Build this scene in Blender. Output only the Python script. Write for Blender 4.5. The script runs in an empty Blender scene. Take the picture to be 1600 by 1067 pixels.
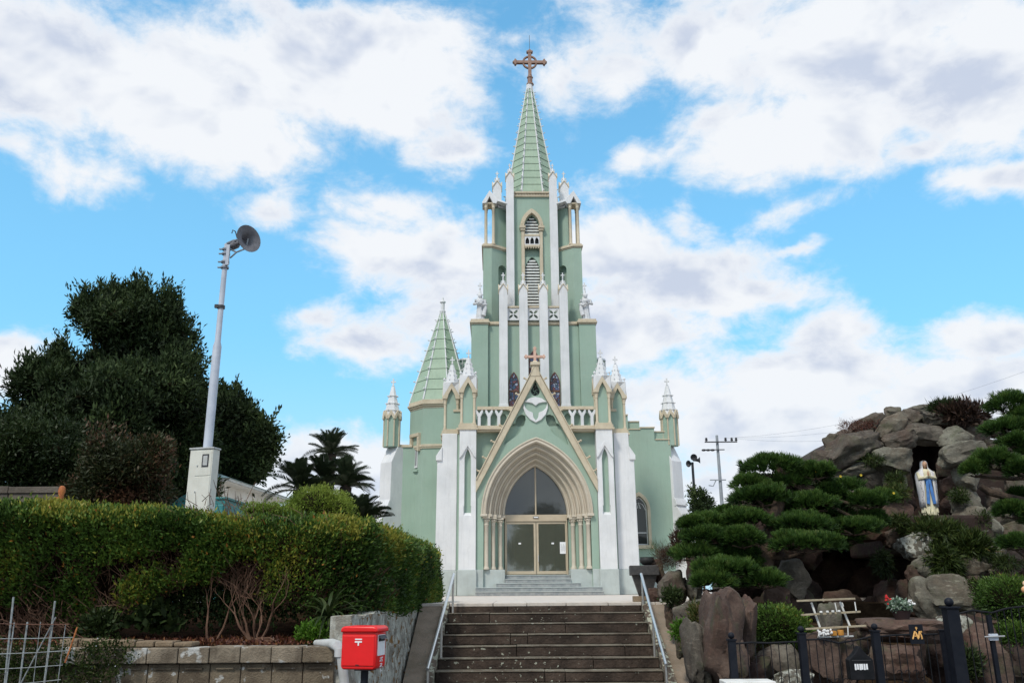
import bpy, bmesh, math, random
import numpy as np
from math import sin, cos, pi, radians, sqrt, acos, atan2, asin, degrees
from mathutils import Vector, Matrix, noise
C = bpy.context.scene
COL = C.collection
rng = np.random.default_rng(7)
random.seed(7)

# ------------------------------------------------------------------ camera
FPX = 1319.0; PITCH = radians(16.4); ROLL = radians(.42); EYE = .19
_f = np.array([0, cos(PITCH), sin(PITCH)]); _r = np.array([1., 0, 0]); _u = np.cross(_r, _f)
_c, _s = cos(ROLL), sin(ROLL)
CR = _r*_c - _u*_s; CU = _r*_s + _u*_c
def ray(px, py): return _f + CR*(px-800)/FPX + CU*(533.5-py)/FPX
def at(px, py, Y):
    "point of the place at distance Y seen in direction px, py of the 1600 px photograph"
    d = ray(px, py); t = Y/d[1]
    return Vector((d[0]*t, Y, EYE + d[2]*t))
cam_d = bpy.data.cameras.new('camera'); cam = bpy.data.objects.new('camera', cam_d); COL.objects.link(cam)
cam_d.sensor_width = 36; cam_d.lens = FPX/1600*36; cam_d.clip_end = 3000; cam_d.clip_start = .1
cam.matrix_world = Matrix(((CR[0], CU[0], -_f[0], 0), (CR[1], CU[1], -_f[1], 0), (CR[2], CU[2], -_f[2], EYE), (0, 0, 0, 1)))
C.camera = cam

# ------------------------------------------------------------------ light
SUN_EL = radians(50); SUN_AZ = radians(-152)      # azimuth from +Y, clockwise: high, behind the left shoulder
C.view_settings.view_transform = 'Standard'; C.view_settings.look = 'None'
C.view_settings.gamma = 1; C.view_settings.use_curve_mapping = False
C.view_settings.exposure = .24
C.cycles.max_bounces = 6; C.cycles.transparent_max_bounces = 12
sl = bpy.data.lights.new('sun', 'SUN'); sl.energy = 2.1; sl.angle = radians(9); sl.color = (1, .93, .82)
so = bpy.data.objects.new('sun', sl); COL.objects.link(so)
sd = Vector((sin(SUN_AZ)*cos(SUN_EL), cos(SUN_AZ)*cos(SUN_EL), sin(SUN_EL)))
so.rotation_euler = sd.to_track_quat('Z', 'Y').to_euler(); so.location = sd*50

class NT:
    "tiny node helper"
    def __init__(s, nt): s.nt = nt; s.n = nt.nodes; s.l = nt.links
    def new(s, t, **k):
        n = s.n.new(t)
        for a, b in k.items(): setattr(n, a, b)
        return n
    def put(s, inp, v):
        if isinstance(v, bpy.types.NodeSocket): s.l.new(v, inp)
        else: inp.default_value = v
    def math(s, op, a, b=None, c=None, clamp=False):
        n = s.new('ShaderNodeMath', operation=op); n.use_clamp = clamp
        s.put(n.inputs[0], a)
        if b is not None: s.put(n.inputs[1], b)
        if c is not None: s.put(n.inputs[2], c)
        return n.outputs[0]
    def vm(s, op, a, b=None, out=0):
        n = s.new('ShaderNodeVectorMath', operation=op); s.put(n.inputs[0], a)
        if b is not None: s.put(n.inputs[1], b)
        return n.outputs[out]
    def noise(s, vec, scale, detail=4, rough=.55, dist=0, out=0):
        n = s.new('ShaderNodeTexNoise'); s.put(n.inputs['Vector'], vec)
        n.inputs['Scale'].default_value = scale; n.inputs['Detail'].default_value = detail
        n.inputs['Roughness'].default_value = rough; n.inputs['Distortion'].default_value = dist
        return n.outputs[out]
    def mapr(s, v, a, b, c=0., d=1., smooth=False):
        n = s.new('ShaderNodeMapRange'); n.interpolation_type = 'SMOOTHSTEP' if smooth else 'LINEAR'
        s.put(n.inputs[0], v)
        for i, x in enumerate((a, b, c, d)): s.put(n.inputs[i+1], x)
        return n.outputs[0]
    def mix(s, f, a, b, blend='MIX'):
        n = s.new('ShaderNodeMix', data_type='RGBA', blend_type=blend)
        s.put(n.inputs[0], f)
        for i, x in ((6, a), (7, b)):
            s.put(n.inputs[i], x if isinstance(x, bpy.types.NodeSocket) else (*x[:3], 1))
        return n.outputs[2]

# ------------------------------------------------------------------ sky: Nishita with procedural cumulus
W = bpy.data.worlds.new('World'); C.world = W; W.use_nodes = True
T = NT(W.node_tree); T.n.clear()
SKY = .15
sky = T.new('ShaderNodeTexSky', sky_type='NISHITA'); sky.sun_disc = False
sky.sun_elevation = SUN_EL; sky.sun_rotation = SUN_AZ; sky.ozone_density = 3.0; sky.air_density = 1.0; sky.dust_density = .6
tc = T.new('ShaderNodeTexCoord')
dirv = T.vm('NORMALIZE', tc.outputs['Generated'])
sp = T.new('ShaderNodeSeparateXYZ'); T.l.new(dirv, sp.inputs[0])
az = T.math('ARCTAN2', sp.outputs[0], sp.outputs[1]); el = T.math('ARCSINE', sp.outputs[2])
cx = T.new('ShaderNodeCombineXYZ'); T.l.new(az, cx.inputs[0]); T.l.new(el, cx.inputs[1])
ae = cx.outputs[0]
nv = T.vm('MULTIPLY', dirv, (1, 1, 1.5))
wn = T.noise(nv, 5.0, 5, .6, out=1)
warp = T.vm('MULTIPLY', T.vm('SUBTRACT', wn, (.5, .5, .5)), (.16, .10, 0))
aew = T.vm('ADD', ae, warp)
CLOUDS = [(150,120,330,115,1.05),(300,190,190,80,1.),(440,120,230,90,1.),(600,110,200,85,1.05),(640,180,150,45,.8),(560,40,260,60,.8),(700,40,120,60,.6),(400,235,110,38,.9),(60,50,220,90,.8),(740,150,50,30,.5),
 (960,90,130,70,.75),(1090,70,190,80,.85),(1330,90,300,100,.9),(1250,205,230,72,1.15),(1130,185,110,40,.8),(1500,130,170,90,1.),(1560,40,160,70,.7),(1445,235,60,26,.6),(830,45,90,30,.35),(870,120,60,70,.5),
 (590,400,110,46,1.0),(700,420,160,70,1.),(960,390,110,65,1.05),(1080,425,170,60,1.1),(1190,455,95,42,.9),(560,548,105,46,.85),(655,520,110,40,.55),(1010,510,230,60,.85),(890,540,120,80,.6),
 (1240,600,210,75,1.1),(1290,530,90,45,.8),(1130,640,150,60,.8),(1500,610,220,70,1.0),(1560,520,120,42,1.0),(1380,690,330,60,.9),(1050,620,140,50,.7),(1200,740,150,60,.9),
 (30,565,85,50,1.),(45,240,60,32,.5),(420,330,62,32,.55),(590,320,85,40,.6),(710,235,85,34,.7),(1000,235,70,28,.5),(1085,325,50,50,.5),(1240,320,70,26,.45),(1270,385,36,9,.4),(1560,280,70,26,.65),(120,290,50,20,.3),
 (520,740,170,60,1.0),(1150,745,120,60,.9),(470,490,50,26,.45),(730,355,50,20,.5),(930,300,60,24,.35)]
dens = None
for (a, b, rx, ry, w) in CLOUDS:
    d = ray(a, b); d = d/np.linalg.norm(d); caz = atan2(d[0], d[1]); cel = asin(d[2])
    v = T.vm('SUBTRACT', aew, (caz, cel, 0)); v = T.vm('MULTIPLY', v, (FPX/rx*.9, FPX/ry*.9, 0))
    q = T.math('MULTIPLY_ADD', T.vm('LENGTH', v, out=1), -w, w)
    dens = q if dens is None else T.math('SMOOTH_MAX', dens, q, .12)
# unseen sky beyond the picture, cloud cover raised for soft neutral light
gen = T.mapr(T.noise(nv, 2.2, 3, .5), .30, .62, -.5, 1.0)
inside = T.math('MULTIPLY', T.mapr(T.math('ABSOLUTE', az), .60, .72, 1, 0, True), T.mapr(el, .62, .74, 1, 0, True))
dmix = T.math('ADD', T.math('MULTIPLY', T.math('MAXIMUM', dens, -1.0), inside), T.math('MULTIPLY', gen, T.math('SUBTRACT', 1, inside)))
n1 = T.noise(nv, 9.0, 9, .62, .3); n2 = T.noise(nv, 3.3, 3, .5)
n4 = T.noise(nv, 24.0, 9, .66, .4)
fb = T.math('ADD', T.math('ADD', T.math('MULTIPLY_ADD', n1, 1.7, -.85), T.math('MULTIPLY_ADD', n2, .8, -.40)), T.math('MULTIPLY_ADD', n4, .8, -.40))
dd = T.math('ADD', dmix, fb)
alpha = T.math('POWER', T.mapr(dd, -.24, .46, 0, 1, True), 1.15)
# self shading: compare with the density a little higher in the sky (towards the light)
nA = T.noise(nv, 7.0, 4, .5, .3); nB = T.noise(T.vm('ADD', nv, (-.02, -.01, .06)), 7.0, 4, .5, .3)
lit = T.mapr(T.math('SUBTRACT', nA, nB), -.16, .12, 0, 1, True)
thick = T.mapr(dd, .15, .95, 0, 1, True)
n3 = T.noise(nv, 6, 4, .5)
shade = T.math('MULTIPLY', thick, T.mapr(T.math('ADD', T.math('MULTIPLY', lit, -.85), T.math('MULTIPLY_ADD', n1, .5, T.math('MULTIPLY', n3, .6))), -.20, .42, 0, 1), clamp=True)
cw = tuple(x/SKY for x in (.765, .79, .825)); cg = tuple(x/SKY for x in (.50, .56, .68))
cc = T.mix(shade, cw, cg)
skyc = T.mix(1.0, sky.outputs[0], (.60, 1.34, 1.46), 'MULTIPLY')
skyc = T.mix(T.mapr(el, 0, .65, .85, .30), skyc, tuple(x/SKY for x in (.27, .60, .84)))
final = T.mix(alpha, skyc, cc)
final = T.mix(T.mapr(el, 0, .30, .45, 0, True), final, tuple(x/SKY for x in (.68, .75, .82)))
bg = T.new('ShaderNodeBackground'); bg.inputs[1].default_value = SKY; T.l.new(final, bg.inputs[0])
wo = T.new('ShaderNodeOutputWorld'); T.l.new(bg.outputs[0], wo.inputs[0])
W.cycles.sampling_method = 'MANUAL'; W.cycles.sample_map_resolution = 512

# ------------------------------------------------------------------ materials
MATS = {}
def mat(name, col, col2=None, scale=3., rough=.7, bump=.0, bscale=40., metal=0., mixc=(.4, .62), streak=0., spots=None, detail=5, stretch=(1, 1, 1), spec=.4, spotscale=9, spotcut=.66):
    m = bpy.data.materials.new(name); m.use_nodes = True; t = NT(m.node_tree)
    p = t.n['Principled BSDF']; MATS[name] = m
    p.inputs['Roughness'].default_value = rough; p.inputs['Metallic'].default_value = metal
    p.inputs['Specular IOR Level'].default_value = spec
    co = t.new('ShaderNodeTexCoord').outputs['Object']
    geo = t.new('ShaderNodeNewGeometry').outputs['Position']
    co = t.vm('MULTIPLY', geo, stretch)
    c = t.mix(0, col, col)
    if col2: c = t.mix(t.mapr(t.noise(co, scale, detail, .6), mixc[0], mixc[1]), col, col2)
    if streak:   # rain streaks and grime, fixed to the wall
        g = t.mapr(t.noise(t.vm('MULTIPLY', geo, (5, 5, .35)), 2.2, 6, .65), .5, .75)
        c = t.mix(t.math('MULTIPLY', g, streak), c, tuple(x*.45 for x in (col if not col2 else col2)))
    if name in ('green', 'white', 'plinth', 'beige2', 'greenroof'):
        pn = t.mapr(t.noise(geo, .55, 8, .7, .8), .40, .66); c = t.mix(t.math('MULTIPLY', pn, .16), c, (.30, .31, .27))
        gr_ = t.mapr(t.noise(t.vm('MULTIPLY', geo, (9, 9, 1.1)), 1.6, 9, .75), .56, .72); c = t.mix(t.math('MULTIPLY', gr_, .20), c, (.16, .17, .14))
    if spots:
        s2 = t.noise(geo, spotscale, 4, .5); s3 = t.noise(geo, 1.1, 3, .5)
        k = t.mapr(t.math('ADD', s2, t.math('MULTIPLY', s3, .25)), spotcut+.1, spotcut+.14, 0, 1)
        c = t.mix(k, c, spots)
    t.put(p.inputs['Base Color'], c)
    if bump:
        b = t.new('ShaderNodeBump'); b.inputs['Strength'].default_value = bump; b.inputs['Distance'].default_value = .02
        t.put(b.inputs['Height'], t.noise(geo, bscale, 6, .6)); t.l.new(b.outputs[0], p.inputs['Normal'])
    return m
mat('green', (.28, .39, .318), (.32, .435, .36), .8, .8, .4, 30, streak=.14, mixc=(.35, .68), detail=7)
mat('greenroof', (.28, .385, .285), (.32, .43, .32), 1.5, .6, .25, 25, streak=.3)
mat('white', (.73, .735, .75), (.65, .66, .68), 1.1, .7, .3, 30, streak=.2, detail=7)
mat('beige', (.56, .49, .37), (.49, .42, .31), 3, .7, .25, 30, streak=.25)
mat('beige2', (.58, .52, .43), (.52, .46, .375), 3, .65, .15, 30, streak=.12)
mat('plinth', (.47, .52, .51), (.40, .44, .43), 2, .8, .25, 25, streak=.2)
mat('bronze', (.30, .18, .13), (.22, .13, .10), 6, .55, .1)
mat('pinkstone', (.62, .42, .33), (.55, .33, .26), 5, .6, .1)
mat('stepgrey', (.22, .24, .25), (.33, .34, .34), 6, .7, .3, 60)
mat('frame', (.50, .42, .31), (.44, .37, .27), 3, .4, .0, spec=.5)
mat('dark', (.02, .022, .024), (.03, .03, .033), 3, .5)
mat('darkgreenin', (.05, .08, .06), (.07, .1, .08), 3, .7)
mat('slat', (.74, .76, .74), (.6, .62, .6), 8, .6)
mat('paver', (.62, .56, .50), (.52, .47, .42), 5, .85, .3, 50, streak=0)
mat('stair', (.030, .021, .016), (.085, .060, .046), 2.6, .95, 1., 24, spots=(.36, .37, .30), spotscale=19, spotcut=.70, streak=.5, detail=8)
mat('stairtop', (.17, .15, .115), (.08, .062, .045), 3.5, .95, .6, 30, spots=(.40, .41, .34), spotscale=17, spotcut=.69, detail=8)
mat('cheek', (.13, .10, .075), (.075, .055, .04), 3, .9, .6, 35, spots=(.36, .36, .28), spotscale=14, spotcut=.56)
mat('ramp', (.27, .215, .165), (.19, .15, .11), 3.5, 1., .5, 60, spots=(.2,.19,.15), spotscale=20, spotcut=.66)
mat('asphalt', (.05, .05, .05), (.065, .063, .06), 6, .9, .3, 80)
mat('earth', (.04, .025, .016), (.075, .05, .03), 9, 1., .8, 40, spec=0)
mat('grassland', (.035, .05, .015), (.06, .07, .03), 3, .95, .8, 30)
mat('steel', (.74, .73, .71), None, 3, .34, 0, metal=.85)
mat('galv', (.30, .33, .34), (.18, .19, .19), 20, .5, 0)
mat('paintsteel', (.50, .54, .62), (.42, .46, .54), 4, .45, .05, streak=.2)
mat('hornmetal', (.27, .29, .32), (.19, .2, .22), 5, .35, 0, metal=.6)
mat('hornin', (.17, .17, .19), (.11, .11, .125), 6, .5, 0)
mat('darkmetal', (.035, .037, .045), (.05, .05, .055), 5, .5, .1)
mat('ironfence', (.008, .009, .011), (.015, .015, .018), 9, .6, .1, spec=.15)
mat('ironpost', (.006, .008, .014), (.010, .012, .018), 9, .55, .05, spec=.2)
mat('cream', (.66, .66, .60), (.58, .58, .52), 3, .5, .08, streak=.18)
mat('red', (.80, .010, .012), (.72, .01, .01), 4, .32, .03, spec=.5)
mat('paper', (.82, .83, .85), (.76, .77, .8), 30, .8)
mat('pvc', (.52, .54, .55), (.42, .43, .42), 6, .5, .05, streak=.2)
mat('block', (.20, .16, .11), (.105, .08, .055), 5, .9, .8, 60, spots=(.42, .42, .4), spotscale=12.0, spotcut=.66, streak=.3)
mat('blockpale', (.26, .215, .16), (.12, .095, .068), 4, .9, .7, 60, spots=(.44, .44, .42), spotscale=5.0, spotcut=.60, streak=.5)
mat('kerb', (.24, .18, .12), (.15, .11, .07), 6, .9, .7, 50)
mat('blockwall', (.135, .115, .095), (.09, .075, .06), 3, .9, .6, 30, streak=.4)
mat('teal', (.035, .21, .22), (.05, .17, .18), 3, .5, .1, streak=.3)
mat('tealroof', (.30, .44, .44), (.38, .50, .50), 2, .6, .2, streak=.3)
mat('housewall', (.70, .69, .66), (.6, .58, .53), 2, .8, .2, streak=.3)
mat('wood', (.40, .34, .24), (.30, .25, .17), 14, .7, .2, stretch=(1, 1, 1))
mat('whitewood', (.75, .75, .73), (.6, .6, .57), 9, .6)
mat('concretepole', (.30, .33, .36), (.24, .26, .29), 3, .8, .1)
mat('bowl', (.022, .022, .022), (.04, .04, .038), 8, .45, .1)
mat('granite', (.045, .043, .043), (.07, .066, .064), 20, .55, .15)
mat('gold', (.80, .45, .15), None, 3, .4, 0)
mat('terracotta', (.55, .20, .06), (.35, .11, .04), 12, .8, .4)
mat('palecopper', (.72, .38, .18), (.8, .6, .45), 12, .6)
mat('bark', (.075, .05, .035), (.03, .02, .015), 9, .9, .9, 30, stretch=(1, 1, .3))
mat('pinebark', (.095, .065, .045), (.035, .024, .018), 9, .9, .9, 25, stretch=(1, 1, .4))
mat('twig', (.17, .095, .06), (.10, .05, .032), 9, .8, .3)
mat('palmtrunk', (.05, .035, .025), (.02, .015, .012), 20, .95, 1., 30)
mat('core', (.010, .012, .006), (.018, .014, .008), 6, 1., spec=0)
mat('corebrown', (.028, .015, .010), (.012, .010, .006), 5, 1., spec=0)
mat('soildark', (.02, .013, .009), (.045, .025, .016), 12, 1., .8, 40, spec=.0)
mat('leaflitter', (.11, .03, .02), (.05, .02, .012), 20, .9)
mat('statue', (.66, .67, .69), (.5, .51, .53), 9, .7, .2, 40, streak=.25)
mat('robe', (.80, .80, .82), (.74, .74, .77), 12, .5)
mat('gown', (.78, .74, .54), (.72, .67, .48), 9, .5)
mat('sash', (.10, .28, .68), (.07, .2, .55), 9, .5)
mat('skin', (.62, .38, .26), (.56, .33, .22), 9, .5)
mat('goldtrim', (.25, .20, .22), None, 3, .5)
mat('petalred', (.6, .03, .03), None); mat('petalwhite', (.8, .8, .8), None); mat('petalyellow', (.75, .55, .05), None)
mat('pot', (.025, .012, .012), None); mat('amber', (.45, .2, .03), (.35, .15, .02), 20)
mat('brownframe', (.15, .065, .04), (.10, .045, .03), 5, .6)

def rockmat(name, a, b, cc, spots=None, cut=.62):
    m = mat(name, a, b, 2.2, .9, 1.0, 9, detail=9, spots=spots, spotscale=16, spotcut=cut)
    t = NT(m.node_tree); p = t.n['Principled BSDF']; old = p.inputs['Base Color'].links[0].from_socket
    geo = t.new('ShaderNodeNewGeometry').outputs['Position']
    k = t.mapr(t.noise(geo, .9, 5, .7, .6), .45, .62)
    c = t.mix(t.math('MULTIPLY', k, .85), old, cc)
    v = t.noise(geo, 30, 5, .7); c = t.mix(t.mapr(v, .45, .75, 0, .6), c, tuple(x*.35 for x in a))
    g = t.noise(geo, 3.1, 6, .65, .4); c = t.mix(t.mapr(g, .52, .66, 0, .55), c, (.055, .065, .030))
    lf = t.noise(t.vm('MULTIPLY', geo, (1, 1, 4)), 7, 6, .7); c = t.mix(t.mapr(lf, .56, .70, 0, .5), c, tuple(min(1, x*2.0) for x in b))
    t.put(p.inputs['Base Color'], c)
rockmat('rock', (.070, .058, .047), (.150, .134, .108), (.080, .052, .038))
rockmat('rockgrey', (.10, .090, .072), (.205, .20, .16), (.115, .085, .060))
rockmat('rockred', (.068, .042, .033), (.11, .075, .058), (.085, .040, .028))
rockmat('rocklichen', (.10, .09, .075), (.15, .14, .11), (.10, .085, .07), spots=(.42, .43, .38), cut=.50)
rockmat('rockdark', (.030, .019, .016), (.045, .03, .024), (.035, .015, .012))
# rubble wall with mortar-like pale lichen
m = mat('rubble', (.24, .225, .19), (.46, .47, .42), 2.5, .9, 1.0, 22, stretch=(3.2, 3.2, 1.1), detail=7, mixc=(.42, .58), spots=(.20, .11, .04), spotscale=12, spotcut=.62)

def leafmat(name, ramp, trans=.25, rough=.5):
    m = bpy.data.materials.new(name); m.use_nodes = True; t = NT(m.node_tree); MATS[name] = m
    p = t.n['Principled BSDF']; p.inputs['Roughness'].default_value = rough; p.inputs['Specular IOR Level'].default_value = .25
    a = t.new('ShaderNodeAttribute', attribute_name='tint')
    r = t.new('ShaderNodeValToRGB'); t.l.new(a.outputs['Fac'], r.inputs[0])
    e = r.color_ramp.elements
    while len(e) < len(ramp): e.new(.5)
    for i, (pos, c) in enumerate(ramp): e[i].position = pos; e[i].color = (*c, 1)
    t.l.new(r.outputs[0], p.inputs['Base Color'])
    tr = t.new('ShaderNodeBsdfTranslucent'); t.l.new(r.outputs[0], tr.inputs[0])
    mx = t.new('ShaderNodeMixShader'); mx.inputs[0].default_value = trans
    t.l.new(p.outputs[0], mx.inputs[1]); t.l.new(tr.outputs[0], mx.inputs[2])
    t.l.new(mx.outputs[0], t.n['Material Output'].inputs[0])
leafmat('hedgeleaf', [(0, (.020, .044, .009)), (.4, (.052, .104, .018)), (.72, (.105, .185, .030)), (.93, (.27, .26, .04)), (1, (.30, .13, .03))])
leafmat('darkleaf', [(0, (.008, .016, .006)), (.5, (.022, .040, .012)), (.85, (.050, .080, .023)), (1, (.09, .12, .04))], .12, .7)
leafmat('midleaf', [(0, (.014, .026, .008)), (.6, (.03, .05, .014)), (1, (.07, .09, .03))], .2)
leafmat('rustleaf', [(0, (.015, .02, .008)), (.5, (.035, .045, .015)), (.8, (.09, .045, .025)), (1, (.13, .06, .035))], .2)
leafmat('limeleaf', [(0, (.06, .11, .015)), (.5, (.15, .22, .03)), (1, (.28, .34, .06))], .25)
leafmat('needle', [(0, (.014, .034, .008)), (.4, (.036, .082, .015)), (.8, (.085, .150, .026)), (1, (.13, .17, .05))], .15, .5)
leafmat('frond', [(0, (.010, .018, .009)), (.6, (.028, .043, .018)), (1, (.06, .08, .035))], .1, .5)
leafmat('grassleaf', [(0, (.015, .028, .007)), (.5, (.04, .065, .014)), (.85, (.09, .12, .03)), (1, (.19, .13, .05))], .2)
leafmat('brightleaf', [(0, (.04, .10, .01)), (.6, (.09, .20, .02)), (1, (.2, .34, .05))], .25)
leafmat('litter', [(0, (.03, .012, .008)), (.6, (.10, .03, .018)), (1, (.22, .10, .04))], .1)
leafmat('brownbrush', [(0, (.02, .012, .01)), (.6, (.07, .04, .028)), (1, (.14, .08, .05))], .1)

def glassmat(name, tint, refl, transp):
    m = bpy.data.materials.new(name); m.use_nodes = True; t = NT(m.node_tree); MATS[name] = m; t.n.clear()
    g = t.new('ShaderNodeBsdfGlossy'); g.inputs['Roughness'].default_value = .03; g.inputs[0].default_value = (.9, .95, .95, 1)
    tr = t.new('ShaderNodeBsdfTransparent'); tr.inputs[0].default_value = (*tint, 1)
    df = t.new('ShaderNodeBsdfDiffuse'); df.inputs[0].default_value = (.17, .18, .145, 1) if name == 'glass' else (.05, .055, .055, 1)
    m1 = t.new('ShaderNodeMixShader'); m1.inputs[0].default_value = 1-transp
    t.l.new(tr.outputs[0], m1.inputs[1]); t.l.new(df.outputs[0], m1.inputs[2])
    fr = t.new('ShaderNodeFresnel'); fr.inputs[0].default_value = 1.5
    m2 = t.new('ShaderNodeMixShader'); t.l.new(t.math('ADD', fr.outputs[0], refl, clamp=True), m2.inputs[0])
    t.l.new(m1.outputs[0], m2.inputs[1]); t.l.new(g.outputs[0], m2.inputs[2])
    o = t.new('ShaderNodeOutputMaterial'); t.l.new(m2.outputs[0], o.inputs[0])
glassmat('glass', (.78, .82, .70), .12, .55)
glassmat('glassdark', (.3, .32, .32), .05, .3)
glassmat('glassblack', (.2, .2, .2), .0, .2)
def stained():
    m = bpy.data.materials.new('stained'); m.use_nodes = True; t = NT(m.node_tree); MATS['stained'] = m
    p = t.n['Principled BSDF']; p.inputs['Roughness'].default_value = .15
    geo = t.new('ShaderNodeNewGeometry').outputs['Position']
    v = t.new('ShaderNodeTexVoronoi'); v.feature = 'F1'; v.inputs['Scale'].default_value = 9; t.l.new(geo, v.inputs['Vector'])
    r = t.new('ShaderNodeValToRGB'); t.l.new(t.mapr(v.outputs['Color'], 0, 1), r.inputs[0]); r.color_ramp.interpolation = 'CONSTANT'
    for i, (a, c) in enumerate([(0, (.05, .03, .04)), (.25, (.10, .12, .24)), (.45, (.32, .36, .46)), (.6, (.16, .05, .06)), (.72, (.04, .08, .14)), (.85, (.2, .17, .3))]):
        e = r.color_ramp.elements[i] if i < 2 else r.color_ramp.elements.new(a); e.position = a; e.color = (*c, 1)
    v2 = t.new('ShaderNodeTexVoronoi'); v2.feature = 'DISTANCE_TO_EDGE'; v2.inputs['Scale'].default_value = 9; t.l.new(geo, v2.inputs['Vector'])
    c = t.mix(t.math('LESS_THAN', v2.outputs[0], .07), r.outputs[0], (.01, .01, .01))
    t.put(p.inputs['Base Color'], c)
stained()

# ------------------------------------------------------------------ mesh helpers
def link(name, me, m, parent=None, loc=None):
    o = bpy.data.objects.new(name, me); COL.objects.link(o)
    if m: me.materials.append(MATS[m])
    if parent: o.parent = parent
    if loc is not None: o.location = loc
    return o
def tag(o, label=None, cat=None, group=None, kind=None):
    if label: o['label'] = label
    if cat: o['category'] = cat
    if group: o['group'] = group
    if kind: o['kind'] = kind
    return o
def empty(name, loc=(0, 0, 0), rz=0, label=None, cat=None, group=None, kind=None):
    o = bpy.data.objects.new(name, None); COL.objects.link(o); o.location = loc; o.rotation_euler = (0, 0, rz)
    o.empty_display_size = .2
    return tag(o, label, cat, group, kind)
class MB:
    def __init__(s): s.v = []; s.f = []
    def add(s, vs, fs):
        n = len(s.v); s.v += [tuple(v) for v in vs]; s.f += [tuple(i+n for i in f) for f in fs]; return s
    def box(s, x0, x1, y0, y1, z0, z1):
        return s.add([(x0,y0,z0),(x1,y0,z0),(x1,y1,z0),(x0,y1,z0),(x0,y0,z1),(x1,y0,z1),(x1,y1,z1),(x0,y1,z1)],
                     [(3,2,1,0),(4,5,6,7),(0,1,5,4),(1,2,6,5),(2,3,7,6),(3,0,4,7)])
    def cbox(s, cx, cy, cz, w, d, h): return s.box(cx-w/2, cx+w/2, cy-d/2, cy+d/2, cz-h/2, cz+h/2)
    def prism(s, poly, y0, y1):
        "poly in (x, z), extruded from y0 to y1"
        n = len(poly); vs = [(x, y0, z) for x, z in poly]+[(x, y1, z) for x, z in poly]
        a = sum(poly[i][0]*poly[(i+1) % n][1]-poly[(i+1) % n][0]*poly[i][1] for i in range(n))
        fs = [tuple(range(n)), tuple(range(2*n-1, n-1, -1))]+[(i, i+n, (i+1) % n+n, (i+1) % n) for i in range(n)]
        if a < 0: fs = [f[::-1] for f in fs]
        return s.add(vs, fs)
    def zprism(s, poly, z0, z1, k=1., c=(0, 0)):
        n = len(poly); vs = [(x, y, z0) for x, y in poly]+[(c[0]+(x-c[0])*k, c[1]+(y-c[1])*k, z1) for x, y in poly]
        return s.add(vs, [tuple(range(n))[::-1], tuple(range(n, 2*n))]+[(i, (i+1) % n, (i+1) % n+n, i+n) for i in range(n)])
    def ngon(s, cx, cy, r, n, z0, z1, k=1., rot=0.):
        return s.zprism([(cx+r*cos(rot+2*pi*i/n), cy+r*sin(rot+2*pi*i/n)) for i in range(n)], z0, z1, k, (cx, cy))
    def lathe(s, prof, c=(0, 0, 0), n=12, sx=1., sy=1., rot=0.):
        vs = []; fs = []
        for r, z in prof:
            for i in range(n): a = rot+2*pi*i/n; vs.append((c[0]+r*sx*cos(a), c[1]+r*sy*sin(a), c[2]+z))
        for j in range(len(prof)-1):
            for i in range(n): fs.append((j*n+i, j*n+(i+1) % n, (j+1)*n+(i+1) % n, (j+1)*n+i))
        fs.append(tuple(range(n))[::-1]); fs.append(tuple(range((len(prof)-1)*n, len(prof)*n)))
        return s.add(vs, fs)
    def tube(s, pts, rad, n=6):
        pts = [Vector(p) for p in pts]; rad = rad if hasattr(rad, '__len__') else [rad]*len(pts)
        vs = []; fs = []; up = Vector((.13, .31, .94))
        for i, p in enumerate(pts):
            d = (pts[min(i+1, len(pts)-1)]-pts[max(i-1, 0)]).normalized()
            a = d.cross(up); a = a.normalized() if a.length > .05 else Vector((1, 0, 0)); b = d.cross(a)
            for k in range(n): q = 2*pi*k/n; vs.append(p+(a*cos(q)+b*sin(q))*rad[i])
        for j in range(len(pts)-1):
            for i in range(n): fs.append((j*n+i, j*n+(i+1) % n, (j+1)*n+(i+1) % n, (j+1)*n+i))
        fs.append(tuple(range(n))[::-1]); fs.append(tuple(range((len(pts)-1)*n, len(pts)*n)))
        return s.add(vs, fs)
    def ball(s, c, r, n=10, m=7, sq=(1, 1, 1)):
        vs = []; fs = []
        for j in range(m+1):
            t = pi*j/m
            for i in range(n): a = 2*pi*i/n; vs.append((c[0]+r*sq[0]*sin(t)*cos(a), c[1]+r*sq[1]*sin(t)*sin(a), c[2]-r*sq[2]*cos(t)))
        for j in range(m):
            for i in range(n): fs.append((j*n+i, j*n+(i+1) % n, (j+1)*n+(i+1) % n, (j+1)*n+i))
        return s.add(vs, fs)
    def mesh(s, name, smooth=False):
        me = bpy.data.meshes.new(name); me.from_pydata(s.v, [], s.f); me.update()
        if smooth:
            me.polygons.foreach_set('use_smooth', [True]*len(me.polygons))
            me.set_sharp_from_angle(angle=radians(40))
        return me
    def build(s, name, m, parent=None, smooth=False, bevel=0, **k):
        o = link(name, s.mesh(name, smooth), m, parent, k.get('loc'))
        bm = bmesh.new(); bm.from_mesh(o.data); bmesh.ops.recalc_face_normals(bm, faces=bm.faces); bm.to_mesh(o.data); bm.free()
        if bevel:
            b = o.modifiers.new('bevel', 'BEVEL'); b.width = bevel; b.segments = 2; b.limit_method = 'ANGLE'; b.angle_limit = radians(40)
        return o
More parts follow.
